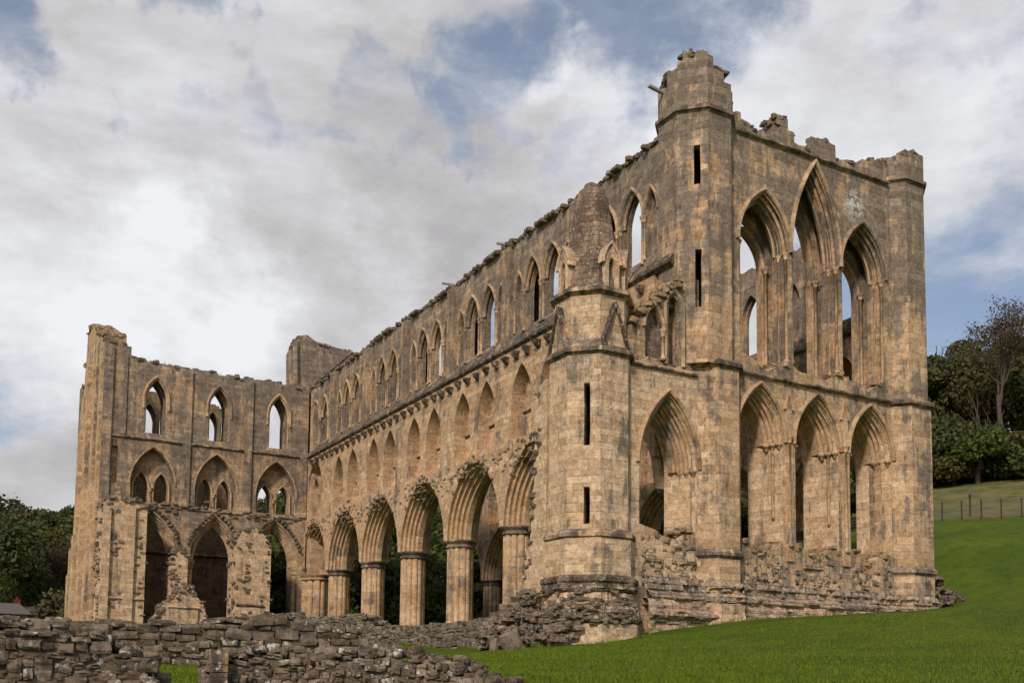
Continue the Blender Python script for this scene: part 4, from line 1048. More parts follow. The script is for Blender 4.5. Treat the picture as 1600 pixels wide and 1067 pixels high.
# torn stub of the outer aisle wall behind the turret
FS = Frame((-4.95, 0, 0), (0, 1, 0), (1, 0, 0)); m = MB()
plate(m, FS, [(-4.2, -.9), (-2.4, -.9), (-2.55, 1.2), (-2.8, 2.6), (-3.1, 3.4), (-2.95, 4.5), (-3.3, 5.3), (-3.2, 6.6), (-3.5, 7.3), (-3.4, 8.4), (-3.6, 9.2), (-4.2, 9.4)], (), 0, 1.3)
stb = m.build('aisle_wall_stub', 'stone_pale', ABBEY); m = MB()
for q in range(260):
    z = -.8 + 9.8 * rr.random() ** 1.5; y = float(np.interp(z, [-.9, 1.2, 3.4, 5.3, 7.3, 9.2], [-2.3, -2.6, -3.1, -3.3, -3.5, -3.65])) + rr.uniform(-.25, .18)
    rock(m, FS(y, z, rr.uniform(-.02, 1.2)), FS.U, FS.D, (0, 0, 1), rr.uniform(.08, .24), rr.uniform(.1, .2), rr.uniform(.05, .12), 2, .2, .3)
for q in range(420):      # collapsed core heaped against the turret foot
    y = rr.uniform(-6.6, -1.0); e = rr.random() ** 1.3; x = -5.15 - 1.35 * e if y > -4.4 else -4.75 - (1.0 * e + .35 * max(0, y + 5.6)); top = (1.1 - 1.9 * e) * (1 if y < -2.6 else .45) - .1
    g = ground(x, y); z = g + (max(top, g + .1) - g) * rr.uniform(.2, 1) 
    rock(m, (x, y, z), (0, 1, 0), (1, 0, 0), (0, 0, 1), rr.uniform(.09, .26), rr.uniform(.14, .28), rr.uniform(.06, .14), 2, .2, .25)
for q in range(150):      # loose stones along the stepped foot
    k = rr.choice((0, 0, 1, 1, 2)); a = -math.pi / 2 - k * math.pi / 4; z = rr.choice((-.32, -.05, .92, .45)) + rr.gauss(0, .09); r = ar + (.42 if z < .3 else .2); nx, ny = math.cos(a), math.sin(a); t = rr.uniform(-.5, .5) * 2 * r * math.tan(math.pi / 8)
    rock(m, (ax + nx * r - ny * t, ay + ny * r + nx * t, z), (-ny, nx, 0), (-nx, -ny, 0), (0, 0, 1), rr.uniform(.07, .22), .09, rr.uniform(.03, .08), 2, .2, .12)
sub(m, 'broken_edge', 'rubble_lichen', stb)

# ---- transept, at right angles to the presbytery
YT = 39.0
FT = Frame((0, YT, 0), (1, 0, 0), (0, 1, 0)); TW = MB()
TC = [-11.65, -7.05, -2.45]; T0, T1 = -15.3, 0.0
arcs = []
# arcade stage openings reach the floor
h1, h2, h3 = [], [], []
outer = [(T0, -.5)]
for c in TC:
    p = arch_pts(c, 1.85, 6.05, 3.35, None, 10); outer += [(c - 1.85, -.5)] + p + [(c + 1.85, -.5)]
outer += [(T1, -.5), (T1, 20.2)]
topT = lin([(-15.3, 21.6), (-13.75, 21.35), (-13.7, 20.55), (-11, 20.35), (-8, 20.3), (-5, 20.2), (-3.6, 20.35), (0, 20.2)])
outer = outer[:-1] + list(reversed(ragged(T0, T1, topT, .16, 41, .2, .6)))
for i, c in enumerate(TC):
    h1.append(arch_hole(c, 1.55, 11.3, 2.75, 10.0, .03)); h1.append(arch_hole(c + .05, .78, 17.6, 1.6, 15.1, .03))
    h2 += [arch_hole(c - .72, .52, 11.15, 1.15, 10.0, .02), arch_hole(c + .72, .52, 11.15, 1.15, 10.0, .02), arch_hole(c + .05, .62, 17.5, 1.5, 15.15, .03)]
h1.append(slot(-14.35, .2, 11.2, 13.9, .06))
out2 = [(T0, -.5)]
for c in TC:
    p = arch_pts(c, 1.55, 6.05, 2.85, None, 10); out2 += [(c - 1.55, -.5)] + p + [(c + 1.55, -.5)]
out2 += [(T1, -.5)] + list(reversed(ragged(T0, T1, lambda x: topT(x) - .15, .2, 42, .2, .6)))
plate(TW, FT, outer, h1, 0, .75, back=False); plate(TW, FT, out2, h2, .75, 1.7)
tw = TW.build('transept_wall', 'stone_weathered', ABBEY)
tp = MB()
ring(tp, Frame((0, YT, 0), (1, 0, 0), (0, 1, 0)), 0, 1.85, 6.05, 3.35, [(.03, .02)] + rolls((0, .02), (-.5, .85), 4, .075, side=-1, hollow=.6) + rolls((-.5, .9), (0, 1.7), 3, .075, side=-1) + [(.03, 1.68)], n=14)
tf0 = None
for c in TC:
    if tf0 is None: tf0 = sub(tp, 'arcade_arch', 'stone_moulding', tw, (c, 0, 0))
    else: dup(tf0, (c, 0, 0), tw)
wsm = MB(); F00 = Frame((0, YT, 0), (1, 0, 0), (0, 1, 0))
ring(wsm, F00, .05, .78, 17.6, 1.6, [(.02, .02), (.03, -.09), (.12, -.13), (.2, -.08), (.22, .02)], 16.9, n=12)
ring(wsm, F00, .05, .78, 17.6, 1.6, [(.02, .02), (-.05, .06), (-.09, .12), (-.05, .2), (.02, .22)], 15.2, n=12)
ring(wsm, F00, 0, 1.55, 11.3, 2.75, [(.01, .0), (.05, -.06), (.12, -.06), (.14, .02)], n=14)
shaft(wsm, F00, -.04, .62, 9.95, 11.2, .09); 
for s in (-.72, .72): ring(wsm, F00, s, .52, 11.15, 1.15, [(0, .74), (.0, .62), (.08, .6), (.14, .74)], 10.0, n=8)
tf0 = None
for c in TC:
    if tf0 is None: tf0 = sub(wsm, 'window_surround', 'stone_moulding', tw, (c, 0, 0))
    else: dup(tf0, (c, 0, 0), tw)
m = MB(); stringc(m, FT, T0, T1, 14.62, .15, .24)
for c in TC: stringc(m, FT, c - 2.1, c + 2.1, 9.75, .1, .2)
sub(m, 'string_course', 'stone_trim', tw)
m = MB()
for u, a, b in ((-15.0, -.5, 21.2), (-9.35, 9.9, 20.2), (-4.75, 9.9, 20.2), (-.35, 9.9, 20.1)):
    w = .28 if u > -15 else .32; m.box((u - w, YT - .16, a), (u + w, YT + .02, b - .1))
m.box((-14.2, YT - .10, 14.8), (-13.7, YT + .02, 20.6))
sub(m, 'buttress_strip', 'stone_weathered', tw)
m = MB(); rr = random.Random(44)
for q in range(170):
    u = rr.uniform(T0, T1); rock(m, FT(u, topT(u) + rr.uniform(-.12, .1), rr.uniform(.05, 1.6)), FT.U, FT.D, (0, 0, 1), rr.uniform(.12, .32), rr.uniform(.12, .3), rr.uniform(.06, .17), 2, .2, .15)
sub(m, 'broken_parapet', 'rubble_lichen', tw)
m = MB()
for c in TC:      # torn hoods
    Rr = (1.85 ** 2 + 3.35 ** 2) / 3.7; cx = 1.85 - Rr; ae = math.acos(-cx / Rr)
    for s in (-1, 1):
        t = .3
        while t < 1:
            rad = Rr + .28; rock(m, FT(c + s * (cx + rad * math.cos(ae * t)), 6.05 + rad * math.sin(ae * t), -.12), FT.U, FT.D, (0, 0, 1), .11, .2, .12, 2, .12, .3); t += .075
    for q in range(60): rock(m, FT(c + rr.uniform(-2.2, 2.2), 9.75 + rr.gauss(0, .2), rr.uniform(-.08, .5)), FT.U, FT.D, (0, 0, 1), rr.uniform(.1, .25), .14, rr.uniform(.05, .12), 2, .2, .2)
sub(m, 'broken_hood_mould', 'rubble_lichen', tw)
# respond shafts of the transept arcade
m = MB()
for (u, hw_) in ((-9.35, .95), (-4.75, .95), (-.1, .75)):
    pls = [[(x * hw_ / .84, y) for x, y in pier_plan(1.0)]] * 2
    loft(m, pls, [-.4, 5.6], u, YT + .85)
    loft(m, [[(x * hw_ / .84 * s, y * s) for x, y in smooth_plan(1.0)] for s in (1.0, 1.08, 1.0, 1.14, 1.16)], [5.45, 5.55, 5.65, 5.9, 6.06], u, YT + .85)
sub(m, 'transept_pier', 'stone_moulding', tw)
# crossing pier where presbytery and transept meet
m = MB()
loft(m, [[(x * 1.5, y * 2.0) for x, y in pier_plan(1.0)]] * 2, [-.4, 5.1], .95, 39.4)
loft(m, [[(x * 1.5 * s, y * 2.0 * s) for x, y in smooth_plan(1.0)] for s in (1.0, 1.06, 1.0, 1.12, 1.13)], [5.0, 5.1, 5.2, 5.38, 5.45], .95, 39.4)
m.box((.15, 38.3, 5.45), (1.9, 40.7, 20.1))
cp = m.build('crossing_pier', 'stone_moulding', ABBEY)
# standing fragment of the crossing tower
m = MB(); FC = Frame((0, 42.6, 0), (1, 0, 0), (0, 1, 0))
plate(m, FC, [(-.15, 19.5), (8.0, 19.5), (8.0, 23.7), (6.9, 24.6), (5.6, 24.95), (4.0, 25.0), (3.2, 25.15), (1.7, 25.3), (.9, 25.75), (.35, 25.6), (-.1, 24.9), (-.35, 24.3), (-.3, 22.5)], (), 0, 1.6)
# sloping scar of the lost roof
v = [FC(.6, 21.1, -.12), FC(.9, 21.0, -.12), FC(4.9, 25.0, -.12), FC(4.55, 25.15, -.12)]; w2 = [FC(.6, 21.1, .1), FC(.9, 21.0, .1), FC(4.9, 25.0, .1), FC(4.55, 25.15, .1)]
m.add(v + w2, [(0, 1, 2, 3), (0, 3, 7, 4), (1, 5, 6, 2), (2, 6, 7, 3)])
v = [FC(.15, 20, -.35), FC(.55, 20, .02), FC(.3, 25.2, .02), FC(-.05, 24.6, -.3), FC(-.2, 20, .02), FC(-.3, 24.5, .02)]
m.add(v, [(0, 1, 2, 3), (4, 0, 3, 5)])
cfg = m.build('crossing_tower_fragment', 'stone_weathered', ABBEY)
m = MB()
for q in range(60):
    u = rr.uniform(-.3, 8); rock(m, FC(u, float(np.interp(u, [-.3, .3, .9, 1.7, 5.6, 6.9, 8], [24.3, 25.5, 25.7, 25.2, 24.9, 24.5, 23.7])) + rr.uniform(-.1, .06), rr.uniform(.1, 1.5)), FC.U, FC.D, (0, 0, 1), rr.uniform(.15, .35), .25, rr.uniform(.08, .15), 2, .2, .2)
sub(m, 'broken_parapet', 'rubble_lichen', cfg)

# ---- end wall of the transept with its turret, seen edge on
FN = Frame((-15.3, 0, 0), (0, 1, 0), (1, 0, 0)); m = MB()
topN = [(39.4, 22.0), (41.0, 22.6), (42.6, 23.1), (43.0, 23.6), (44.5, 24.0), (46.4, 24.6), (47.2, 24.3), (48.2, 24.5), (48.4, 22.9), (48.9, 20.6), (50.6, 18.9), (51.2, 15.5), (51.7, 10.0), (52.0, 6.0), (52.1, -.5)]
plate(m, FN, [(39.4, -.5)] + topN, (), -.02, 1.5)
tn = m.build('transept_end_wall', 'stone_tan', ABBEY); m = MB()
for y0_, y1_, z1_, pr in ((39.15, 39.9, 21.0, .22), (40.9, 42.2, 20.0, .32), (44.6, 45.8, 21.5, .34), (48.0, 49.0, 16.5, .34), (50.8, 51.7, 7.5, .3)):
    m.box((-15.3 - pr, y0_, -.5), (-15.25, y1_, z1_)); m.box((-15.3 - pr - .10, y0_ - .1, -.5), (-15.25, y1_ + .1, min(8.4, z1_ - 2)))
sub(m, 'buttress_strip', 'stone_tan', tn)
m = MB()
for q in range(150):
    y = rr.uniform(39.5, 50); rock(m, FN(y, float(np.interp(y, [a for a, b in topN[:13]], [b for a, b in topN[:13]])) + rr.uniform(-.1, .08), rr.uniform(.0, 1.4)), FN.U, FN.D, (0, 0, 1), rr.uniform(.15, .35), .25, rr.uniform(.08, .2), 2, .2, .2)
for q in range(200):
    y = rr.uniform(39.5, 52.5); z = rr.uniform(0, 8.5) ; rock(m, FN(y, z, rr.uniform(-.1, .05)), FN.U, FN.D, (0, 0, 1), rr.uniform(.15, .35), .15, rr.uniform(.06, .14), 2, .2, .2)
sub(m, 'broken_parapet', 'rubble_tan', tn)
# lump of masonry standing on the corner
m = MB()
m_poly = [(-15.28, 21.2), (-13.72, 21.2), (-13.75, 21.3), (-14.2, 21.4), (-14.5, 21.7), (-14.75, 21.8), (-14.95, 22.1), (-15.28, 22.2)]
plate(m, FT, m_poly, (), .3, 1.6); sub(m, 'broken_corner', 'rubble_lichen', tn)
# far (west) wall of the transept, in the shade behind
FW = Frame((0, 51.0, 0), (1, 0, 0), (0, 1, 0)); m = MB()
hs = [arch_hole(c, .6, 19.0, 1.3, 16.6, .03) for c in (-9.9, -8.4, -4.6, -3.2)]
plate(m, FW, [(-15.2, -.5), (-2.4, -.5), (-2.2, 6), (-2.5, 12)] + list(reversed(ragged(-15.2, -2.5, lin([(-15, 21.2), (-9.5, 21.5), (-6, 21.2), (-4, 21.0), (-2.5, 20)]), .25, 51, .3, .7))), hs, 0, 1.6)
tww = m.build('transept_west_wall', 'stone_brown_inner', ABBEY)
m = MB()
for c in (-9.9, -8.4, -4.6, -3.2):
    m = MB(); ring(m, FW, c, .6, 19.0, 1.3, [(0, .02), (.02, -.1), (.12, -.1), (.16, .02)], 16.6, n=8); sub(m, 'window_surround', 'stone_moulding', tww)
m = MB(); stringc(m, FW, -15, -2.5, 7.8, .2, .3); sub(m, 'string_course', 'stone_trim', tww)

# torn ends of the chapel walls standing in front of the transept
def stub(x0, x1, y0, y1, prof, seed, low=None):
    """prof: [(x, ztop)] outline of the front face"""
    F = Frame((0, y0, 0), (1, 0, 0), (0, 1, 0)); m = MB(); rr = random.Random(seed)
    plate(m, F, [(x0, -.8), (x1, -.8)] + list(reversed(prof)), (), 0, y1 - y0)
    o = m.build('chapel_wall_stub', 'stone_pale', ABBEY); m = MB()
    xs = [a for a, b in prof]; zs = [b for a, b in prof]
    for q in range(130):
        x = rr.uniform(x0, x1); z = float(np.interp(x, xs, zs))
        rock(m, F(x, z + rr.uniform(-.15, .08), rr.uniform(.0, y1 - y0)), F.U, F.D, (0, 0, 1), rr.uniform(.1, .3), .25, rr.uniform(.06, .16), 2, .2, .2)
    for q in range(110):      # face torn away in patches
        cx_ = x0 + (x1 - x0) * rr.choice((.12, .3, .88)); x = cx_ + rr.gauss(0, .18); z = rr.uniform(-.5, zs[0])
        if x0 < x < x1 and mnoise.noise(Vector((x, z * .6, seed * 3.))) > -.1: rock(m, F(x, z, .03), F.U, F.D, (0, 0, 1), rr.uniform(.08, .24), .1, rr.uniform(.05, .10), 2, .2, .1)
    for q in range(110):
        s = rr.random() < .5; z = rr.uniform(-.5, zs[0] if s else zs[-1])
        rock(m, F((x0 if s else x1) + rr.uniform(-.1, .1), z, rr.uniform(.0, y1 - y0)), F.U, F.D, (0, 0, 1), rr.uniform(.08, .2), .2, rr.uniform(.06, .14), 2, .2, .2)
    sub(m, 'broken_edge', 'rubble_lichen', o)
    return o, F
o, F = stub(-15.35, -12.5, 36.0, 38.9, [(-15.35, 9.3), (-14.6, 9.9), (-13.6, 9.6), (-12.9, 9.4), (-12.5, 9.0)], 1)
m = MB(); stringc(m, F, -15.35, -12.5, 2.75, .12, .22); m.box((-15.42, 35.78, -.8), (-14.9, 36.0, 9.0)); m.box((-13.9, 35.78, -.8), (-13.3, 36.0, 9.1)); sub(m, 'string_course', 'stone_pale', o)
stub(-10.6, -9.3, 37.4, 38.9, [(-10.6, 5.6), (-10.3, 6.4), (-9.8, 6.6), (-9.3, 6.2)], 2)
o, F = stub(-11.9, -8.3, 35.2, 37.4, [(-11.9, 1.2), (-11.4, 2.3), (-10.6, 2.8), (-10.1, 3.6), (-9.5, 3.8), (-9.1, 3.1), (-8.6, 2.5), (-8.3, 1.4)], 3)
m = MB(); m.box((-11.0, 35.05, -.8), (-9.0, 35.22, 2.2)); stringc(m, Frame((0, 35.05, 0), (1, 0, 0), (0, 1, 0)), -11.1, -8.9, 2.25, .1, .2); sub(m, 'dressed_block', 'stone_pale', o)
o, F = stub(-6.0, -3.5, 36.4, 38.9, [(-6.0, 7.5), (-5.5, 8.2), (-4.6, 8.4), (-3.9, 7.8), (-3.5, 7.2)], 4)
m = MB(); stringc(m, F, -6.0, -3.9, 2.7, .12, .22); sub(m, 'string_course', 'stone_trim', o)

# ---- the far aisle: end-wall remnant with a springer, and fallen stones by the corner
m = MB(); FR = Frame((0, -5.6, 0), (1, 0, 0), (0, 1, 0))
plate(m, FR, [(14.6, -.2), (16.4, -.2), (16.1, .9), (15.5, 1.6), (15.35, 2.4), (14.9, 3.0), (14.6, 3.2)], (), 0, 1.2)
ra = m.build('aisle_springer', 'stone_weathered', ABBEY)
m = MB(); F = Frame((15.0, -4.6, 0), (1, 0, 0), (0, 1, 0))
for z, pr in ((8.9, .35), (8.5, .6), (8.1, .45), (7.6, .3), (7.1, .2), (10.2, .25)): rock(m, F(pr * .6, z, 0), F.U, F.D, (0, 0, 1), pr, .5, .2, 3, .1, .1)
sub(m, 'broken_springer', 'rubble_lichen', ra)
m = MB()
for q in range(90):
    t = rr.random(); x = 14.7 + 2.4 * t; rock(m, (x, -5.9 + rr.uniform(-.5, .9), ground(x, -6) + (1 - t) * 1.9 * rr.random() + .1), (1, 0, 0), (0, 1, 0), (0, 0, 1), rr.uniform(.12, .35), .25, rr.uniform(.07, .17), 3, .2, .2)
sub(m, 'broken_edge', 'rubble_lichen', ra)

# ---- water spouts
def spout(p, d, L=.8):
    m = MB(); d = Vector(d).normalized(); sde = Vector((-d.y, d.x, 0)) * .05; v = []
    for t in (0, L):
        for a, b in ((-1, 0), (-1, .10), (-.6, .10), (-.5, .03), (.5, .03), (.6, .10), (1, .10), (1, 0)):
            q = Vector(p) + d * t + sde * a * 1.4 + Vector((0, 0, b)); v.append(tuple(q))
    m.add(v, [(k, (k + 1) % 8, 8 + (k + 1) % 8, 8 + k) for k in range(8)] + [tuple(range(7, -1, -1)), tuple(range(8, 16))])
    return m.build('water_spout', 'weathered_wood', ABBEY)
spout((.1, -5.2, 22.15), (-1, -.15, 0), .9)
for y in (8.0, 14.5): spout((.3, y, 20.45), (-1, .25, .03), .75)

# ------------------------------------------------------------------ ruined low walls in the foreground and along the aisle
def low_wall(name_label, pts, thick, seed, size, hgt, mat, n=3, both=True, top_rough=.14):
    mb, core = rubble_wall('ruined_wall', pts, thick, seed, size, hgt, n, mat, None, None, top_rough, both)
    r = empty('ruined_wall', (pts[0][0], pts[0][1], ground(pts[0][0], pts[0][1])))
    inv = Vector(r.location)
    a = mb.build('stonework', mat, r, -inv); a['kind'] = 'stuff'; b = core.build('wall_core', 'mortar_core', r, -inv)
    tag(r, name_label, 'stone wall'); return r
W1 = low_wall('dark rubble wall in the lower left corner, left of the grassy gap', [(-26.6, -25.6, -1.97), (-25.55, -25.55, -2.02), (-24.9, -25.6, -2.06), (-24.5, -25.6, -2.18), (-23.95, -25.75, -2.34)], .8, 1, (.05, .13), (.032, .08), 'rubble_dark', 3)
W2 = low_wall('low brown rubble wall stepping down to a broken end on the lawn', [(-23.0, -24.9, -2.3), (-22.3, -25.0, -2.2), (-21.7, -25.25, -2.34), (-21.2, -25.5, -2.26), (-20.7, -25.75, -2.24), (-20.35, -26.3, -2.36), (-19.95, -26.9, -2.58)], .9, 2, (.035, .11), (.026, .062), 'rubble_dark', 3)
W3 = low_wall('rubble wall behind the grassy gap, under the transept', [(-24.3, -13.2, -1.35), (-22.4, -13.4, -1.42), (-20.4, -13.6, -1.35), (-18.4, -13.9, -1.05), (-16.6, -14.0, -1.45)], .8, 3, (.14, .32), (.06, .13), 'rubble_dark', 2)
W4 = low_wall('long low footing of the lost aisle wall in front of the arcade piers', [(-5.6, -3.6, -.15), (-5.55, -1.8, .22), (-5.5, 1.5, -.15), (-5.5, 6, -.05), (-5.5, 10.3, -.05), (-5.5, 12.2, .35), (-5.5, 13.8, .8), (-5.5, 16.5, .95), (-5.5, 20, 1.0), (-5.5, 26, 1.25), (-5.5, 33, 1.7)], 1.2, 4, (.14, .36), (.06, .14), 'rubble_lichen', 2)
W5 = low_wall('rubble bank at the foot of the transept end, left of the tall chapel wall stub', [(-18.5, 30, -.05), (-16, 31, .25), (-13.5, 31.5, .35), (-11, 31.8, .6), (-8.5, 32, 1.2), (-5.5, 33, 1.7)], 1.2, 5, (.2, .45), (.09, .18), 'rubble_lichen', 2, False)
# dressed stones of a doorway in the near walls
def jambs(par, x, y, z0, z1, w, rz):
    m = MB(); rr = random.Random(int(x * 10)); z = z0
    while z < z1:
        h = rr.uniform(.22, .34); e = rr.uniform(-.02, .02); m.box((-w + e, -.12 + e, z), (w + e, .3, z + h - .012)); z += h
    o = m.build('dressed_jamb', 'stone_mossy', par, Vector((x, y, 0)) - Vector(par.location)); o.rotation_euler = (0, 0, rz); return o
jambs(W2, -22.92, -24.99, -3.4, -2.3, .09, -.1)
# loose boulders below the turret
LB = []
for i, (x, y, s, lab) in enumerate(((-6.9, -5.0, .42, 'lichen spotted boulder leaning against the turret foot'), (-6.55, -3.2, .3, 'pale squared stone standing upright on the lawn edge left of the turret'), (-6.3, -1.6, .22, 'small flat grey slab lying on the grass before the aisle footing'))):
    m = MB(); rock(m, (0, 0, s * .7), (1, 0, 0), (0, 1, 0), (0, 0, 1), s * .8, s * .7, s * 1.1 if i < 2 else s * .4, 3, .12, .15)
    o = m.build('fallen_stone', 'rubble_lichen', None, (x, y, ground(x, y) - .05)); tag(o, lab, 'stone')

# ------------------------------------------------------------------ fence on the hill
FN_ = empty('wire_fence', (32.9, 7.3, ground(32.9, 7.3))); tag(FN_, 'thin wire fence on dark wooden posts between the green slope and rough pasture', 'fence')
fa, fb = Vector((29.0, 12.6)), Vector((44.0, -10.0)); npst = 24; tops = []
pm_ = MB(); pm_.box((-.035, -.035, -.3), (.035, .035, 1.3)); pf = None
for k in range(npst):
    q = fa.lerp(fb, k / (npst - 1)); z = ground(q.x, q.y); tops.append((q.x, q.y, z)); loc = Vector((q.x, q.y, z)) - Vector(FN_.location)
    if pf is None: pf = pm_.build('post', 'fence_wood', FN_, loc)
    else: dup(pf, loc, FN_)
wm = MB()
for h in (.2, .4, .6, .8, 1.0, 1.18):
    for k in range(npst - 1):
        a, b = Vector(tops[k]), Vector(tops[k + 1]); a.z += h; b.z += h; t = .016
        wm.add([a + Vector((0, 0, -t)), a + Vector((0, 0, t)), b + Vector((0, 0, t)), b + Vector((0, 0, -t)), a + Vector((t, t, 0)), b + Vector((t, t, 0))], [(0, 1, 2, 3), (0, 4, 5, 3), (1, 4, 5, 2)])
wm.build('wire', 'wire', FN_, -Vector(FN_.location))
sg = empty('sign_post', (0, 0, 0)); q = CAM + (Vector((.8086, .5884, 0))) * 76.5; sg.location = (q.x, q.y, ground(q.x, q.y)); tag(sg, 'small square board on a post standing in the pasture behind the wire fence', 'sign')
m = MB(); m.box((-.05, -.05, -.2), (.05, .05, 1.5)); m.build('post', 'fence_wood', sg); m = MB(); m.box((-.22, -.09, 1.45), (.22, -.053, 1.85)); m.build('board', 'sign_board', sg)

# ------------------------------------------------------------------ farm building left
hb = empty('farm_building', (-12.5, 78, ground(-12.5, 78))); tag(hb, 'long low farm building with slate roof and red brick wall, beside the wooded hill', 'building')
def farm():
    L = Vector(hb.location); m = MB(); x0, x1, y0, y1 = -26, -13.6, 76.5, 83; ze, zr = 3.8, 4.6
    m.box((x0, y0, -1.5), (x1, y1, ze)); m.build('wall', 'brick_red', hb, -L)
    m = MB(); ym = (y0 + y1) / 2
    v = [(x0 - .4, y0 - .5, ze - .12), (x1 + .4, y0 - .5, ze - .12), (x1 + .4, ym, zr), (x0 - .4, ym, zr), (x0 - .4, y1 + .5, ze - .12), (x1 + .4, y1 + .5, ze - .12)]
    v += [(a, b, c - .15) for a, b, c in v]
    m.add(v, [(0, 1, 2, 3), (3, 2, 5, 4), (0, 6, 7, 1), (4, 5, 11, 10), (1, 7, 8, 2), (2, 8, 11, 5), (0, 3, 9, 6), (3, 4, 10, 9), (6, 9, 8, 7), (9, 10, 11, 8)])
    rf = m.build('roof', 'roof_slate', hb, -L)
    m = MB(); m.box((-17.3, ym - .3, zr - .5), (-16.7, ym + .3, zr + .55)); m.box((-17.35, ym - .35, zr + .55), (-16.65, ym + .35, zr + .65)); m.box((-17.1, ym - .1, zr + .65), (-16.9, ym + .1, zr + .95)); m.build('chimney', 'brick_red', rf)
farm()
hb_l = empty('stone_barn', (-22, 70, ground(-22, 70))); tag(hb_l, 'grey roofed low stone barn at the left edge of the picture', 'barn')
L_ = Vector(hb_l.location); m = MB(); m.box((-30, 69, -1.5), (-16.9, 73.5, 3.25)); m.build('wall', 'stone_weathered', hb_l, -L_)
m = MB(); v = [(-30.3, 68.6, 3.15), (-16.6, 68.6, 3.15), (-17.4, 71.2, 4.3), (-30.3, 71.2, 4.3), (-30.3, 73.9, 3.15), (-16.6, 73.9, 3.15)]
m.add(v, [(0, 1, 2, 3), (3, 2, 5, 4), (1, 5, 2), (0, 3, 4), (0, 4, 5, 1)]); m.build('roof', 'roof_slate', hb_l, -L_)

# ------------------------------------------------------------------ trees
def leaf_quads(cen, size, rs, flat=.0):
    """arrays of leaf-clump quads at the given centres"""
    n = len(cen); a = rs.normal(size=(n, 3)); a /= np.linalg.norm(a, axis=1)[:, None]
    if flat: a[:, 2] *= (1 - flat)
    b = rs.normal(size=(n, 3)); b -= (b * a).sum(1)[:, None] * a / (a * a).sum(1)[:, None]; b /= np.linalg.norm(b, axis=1)[:, None]
    s = size * rs.uniform(.55, 1.3, n)[:, None]; s2 = s * rs.uniform(.5, .9, n)[:, None]; c2 = np.cross(a, b) * .3 * s
    q = np.stack([cen - a * s + c2 * rs.uniform(-1, 1, (n, 1)), cen + b * s2, cen + a * s + c2 * rs.uniform(-1, 1, (n, 1)), cen - b * s2], 1)
    return q.reshape(-1, 3)
def crown_points(rs, n, rx, rz, lobes=14, cz=0, cone=0., gap=.25):
    out = []; dirs = rs.normal(size=(lobes, 3)); dirs /= np.linalg.norm(dirs, axis=1)[:, None]
    dirs[:, 2] = np.abs(dirs[:, 2]) * 1.1 - .35
    for d in dirs:
        k = n // lobes; c = d * np.array([rx, rx, rz]) * rs.uniform(.5, .82); 
        if cone: f = max(.15, 1 - cone * (c[2] / rz + .35)); c[:2] *= f
        r = rx * rs.uniform(.28, .5) * (1 if not cone else max(.35, 1 - cone * .6 * (c[2] / rz + .3)))
        p = rs.normal(size=(k, 3)); p /= np.linalg.norm(p, axis=1)[:, None]; p *= (rs.uniform(0, 1, k) ** .35)[:, None] * r; p[:, 2] *= .72
        out.append(c + p)
    p = np.concatenate(out); p[:, 2] += cz; return p
def quads_obj(name, q, mat, parent=None):
    n = len(q) // 4; me = bpy.data.meshes.new(name); me.vertices.add(len(q)); me.vertices.foreach_set('co', q.astype(np.float32).ravel())
    me.loops.add(n * 4); me.loops.foreach_set('vertex_index', np.arange(n * 4)); me.polygons.add(n); me.polygons.foreach_set('loop_start', np.arange(0, n * 4, 4)); me.polygons.foreach_set('loop_total', np.full(n, 4))
    me.materials.append(M[mat]); me.update(calc_edges=True)
    o = bpy.data.objects.new(name, me); COL.objects.link(o)
    if parent: o.parent = parent
    return o
def tube(mb, pts, rads, n=6):
    v = []; m = len(pts)
    for i in range(m):
        d = (Vector(pts[min(i + 1, m - 1)]) - Vector(pts[max(i - 1, 0)])).normalized(); a = d.orthogonal().normalized(); b = d.cross(a)
        if i and a.dot(pa) < 0: a, b = -a, -b
        pa = a
        for k in range(n): t = 2 * math.pi * k / n; v.append(tuple(Vector(pts[i]) + (a * math.cos(t) + b * math.sin(t)) * rads[i]))
    mb.add(v, [(i * n + k, i * n + (k + 1) % n, (i + 1) * n + (k + 1) % n, (i + 1) * n + k) for i in range(m - 1) for k in range(n)], None, True)
def limb(mb, p, d, L, r, depth, rr, tips, spread=.6, up=.15):
    pts = [Vector(p)]; rads = [r]; d = Vector(d).normalized(); n = 4
    for k in range(n):
        d = (d + Vector((rr.gauss(0, .13), rr.gauss(0, .13), rr.gauss(0, .08) + up * .3))).normalized(); pts.append(pts[-1] + d * L / n); rads.append(r * (1 - .5 * (k + 1) / n))
    tube(mb, pts, rads, 7 if depth > 1 else 4); 
    if depth <= 1: tips.extend([pts[-1], pts[-2], (pts[-1] + pts[-2]) / 2])
    if depth == 0: return
    for k in range(rr.choice((3, 4)) if depth > 1 else 4):
        t = rr.uniform(.45, 1); i = min(n - 1, int(t * n)); q = pts[i].lerp(pts[i + 1], t * n - i)
        e = (d + Vector((rr.gauss(0, spread), rr.gauss(0, spread), rr.gauss(0, spread * .6) + up))).normalized()
        limb(mb, q, e, L * rr.uniform(.5, .75), rads[i] * .6, depth - 1, rr, tips, spread, up)
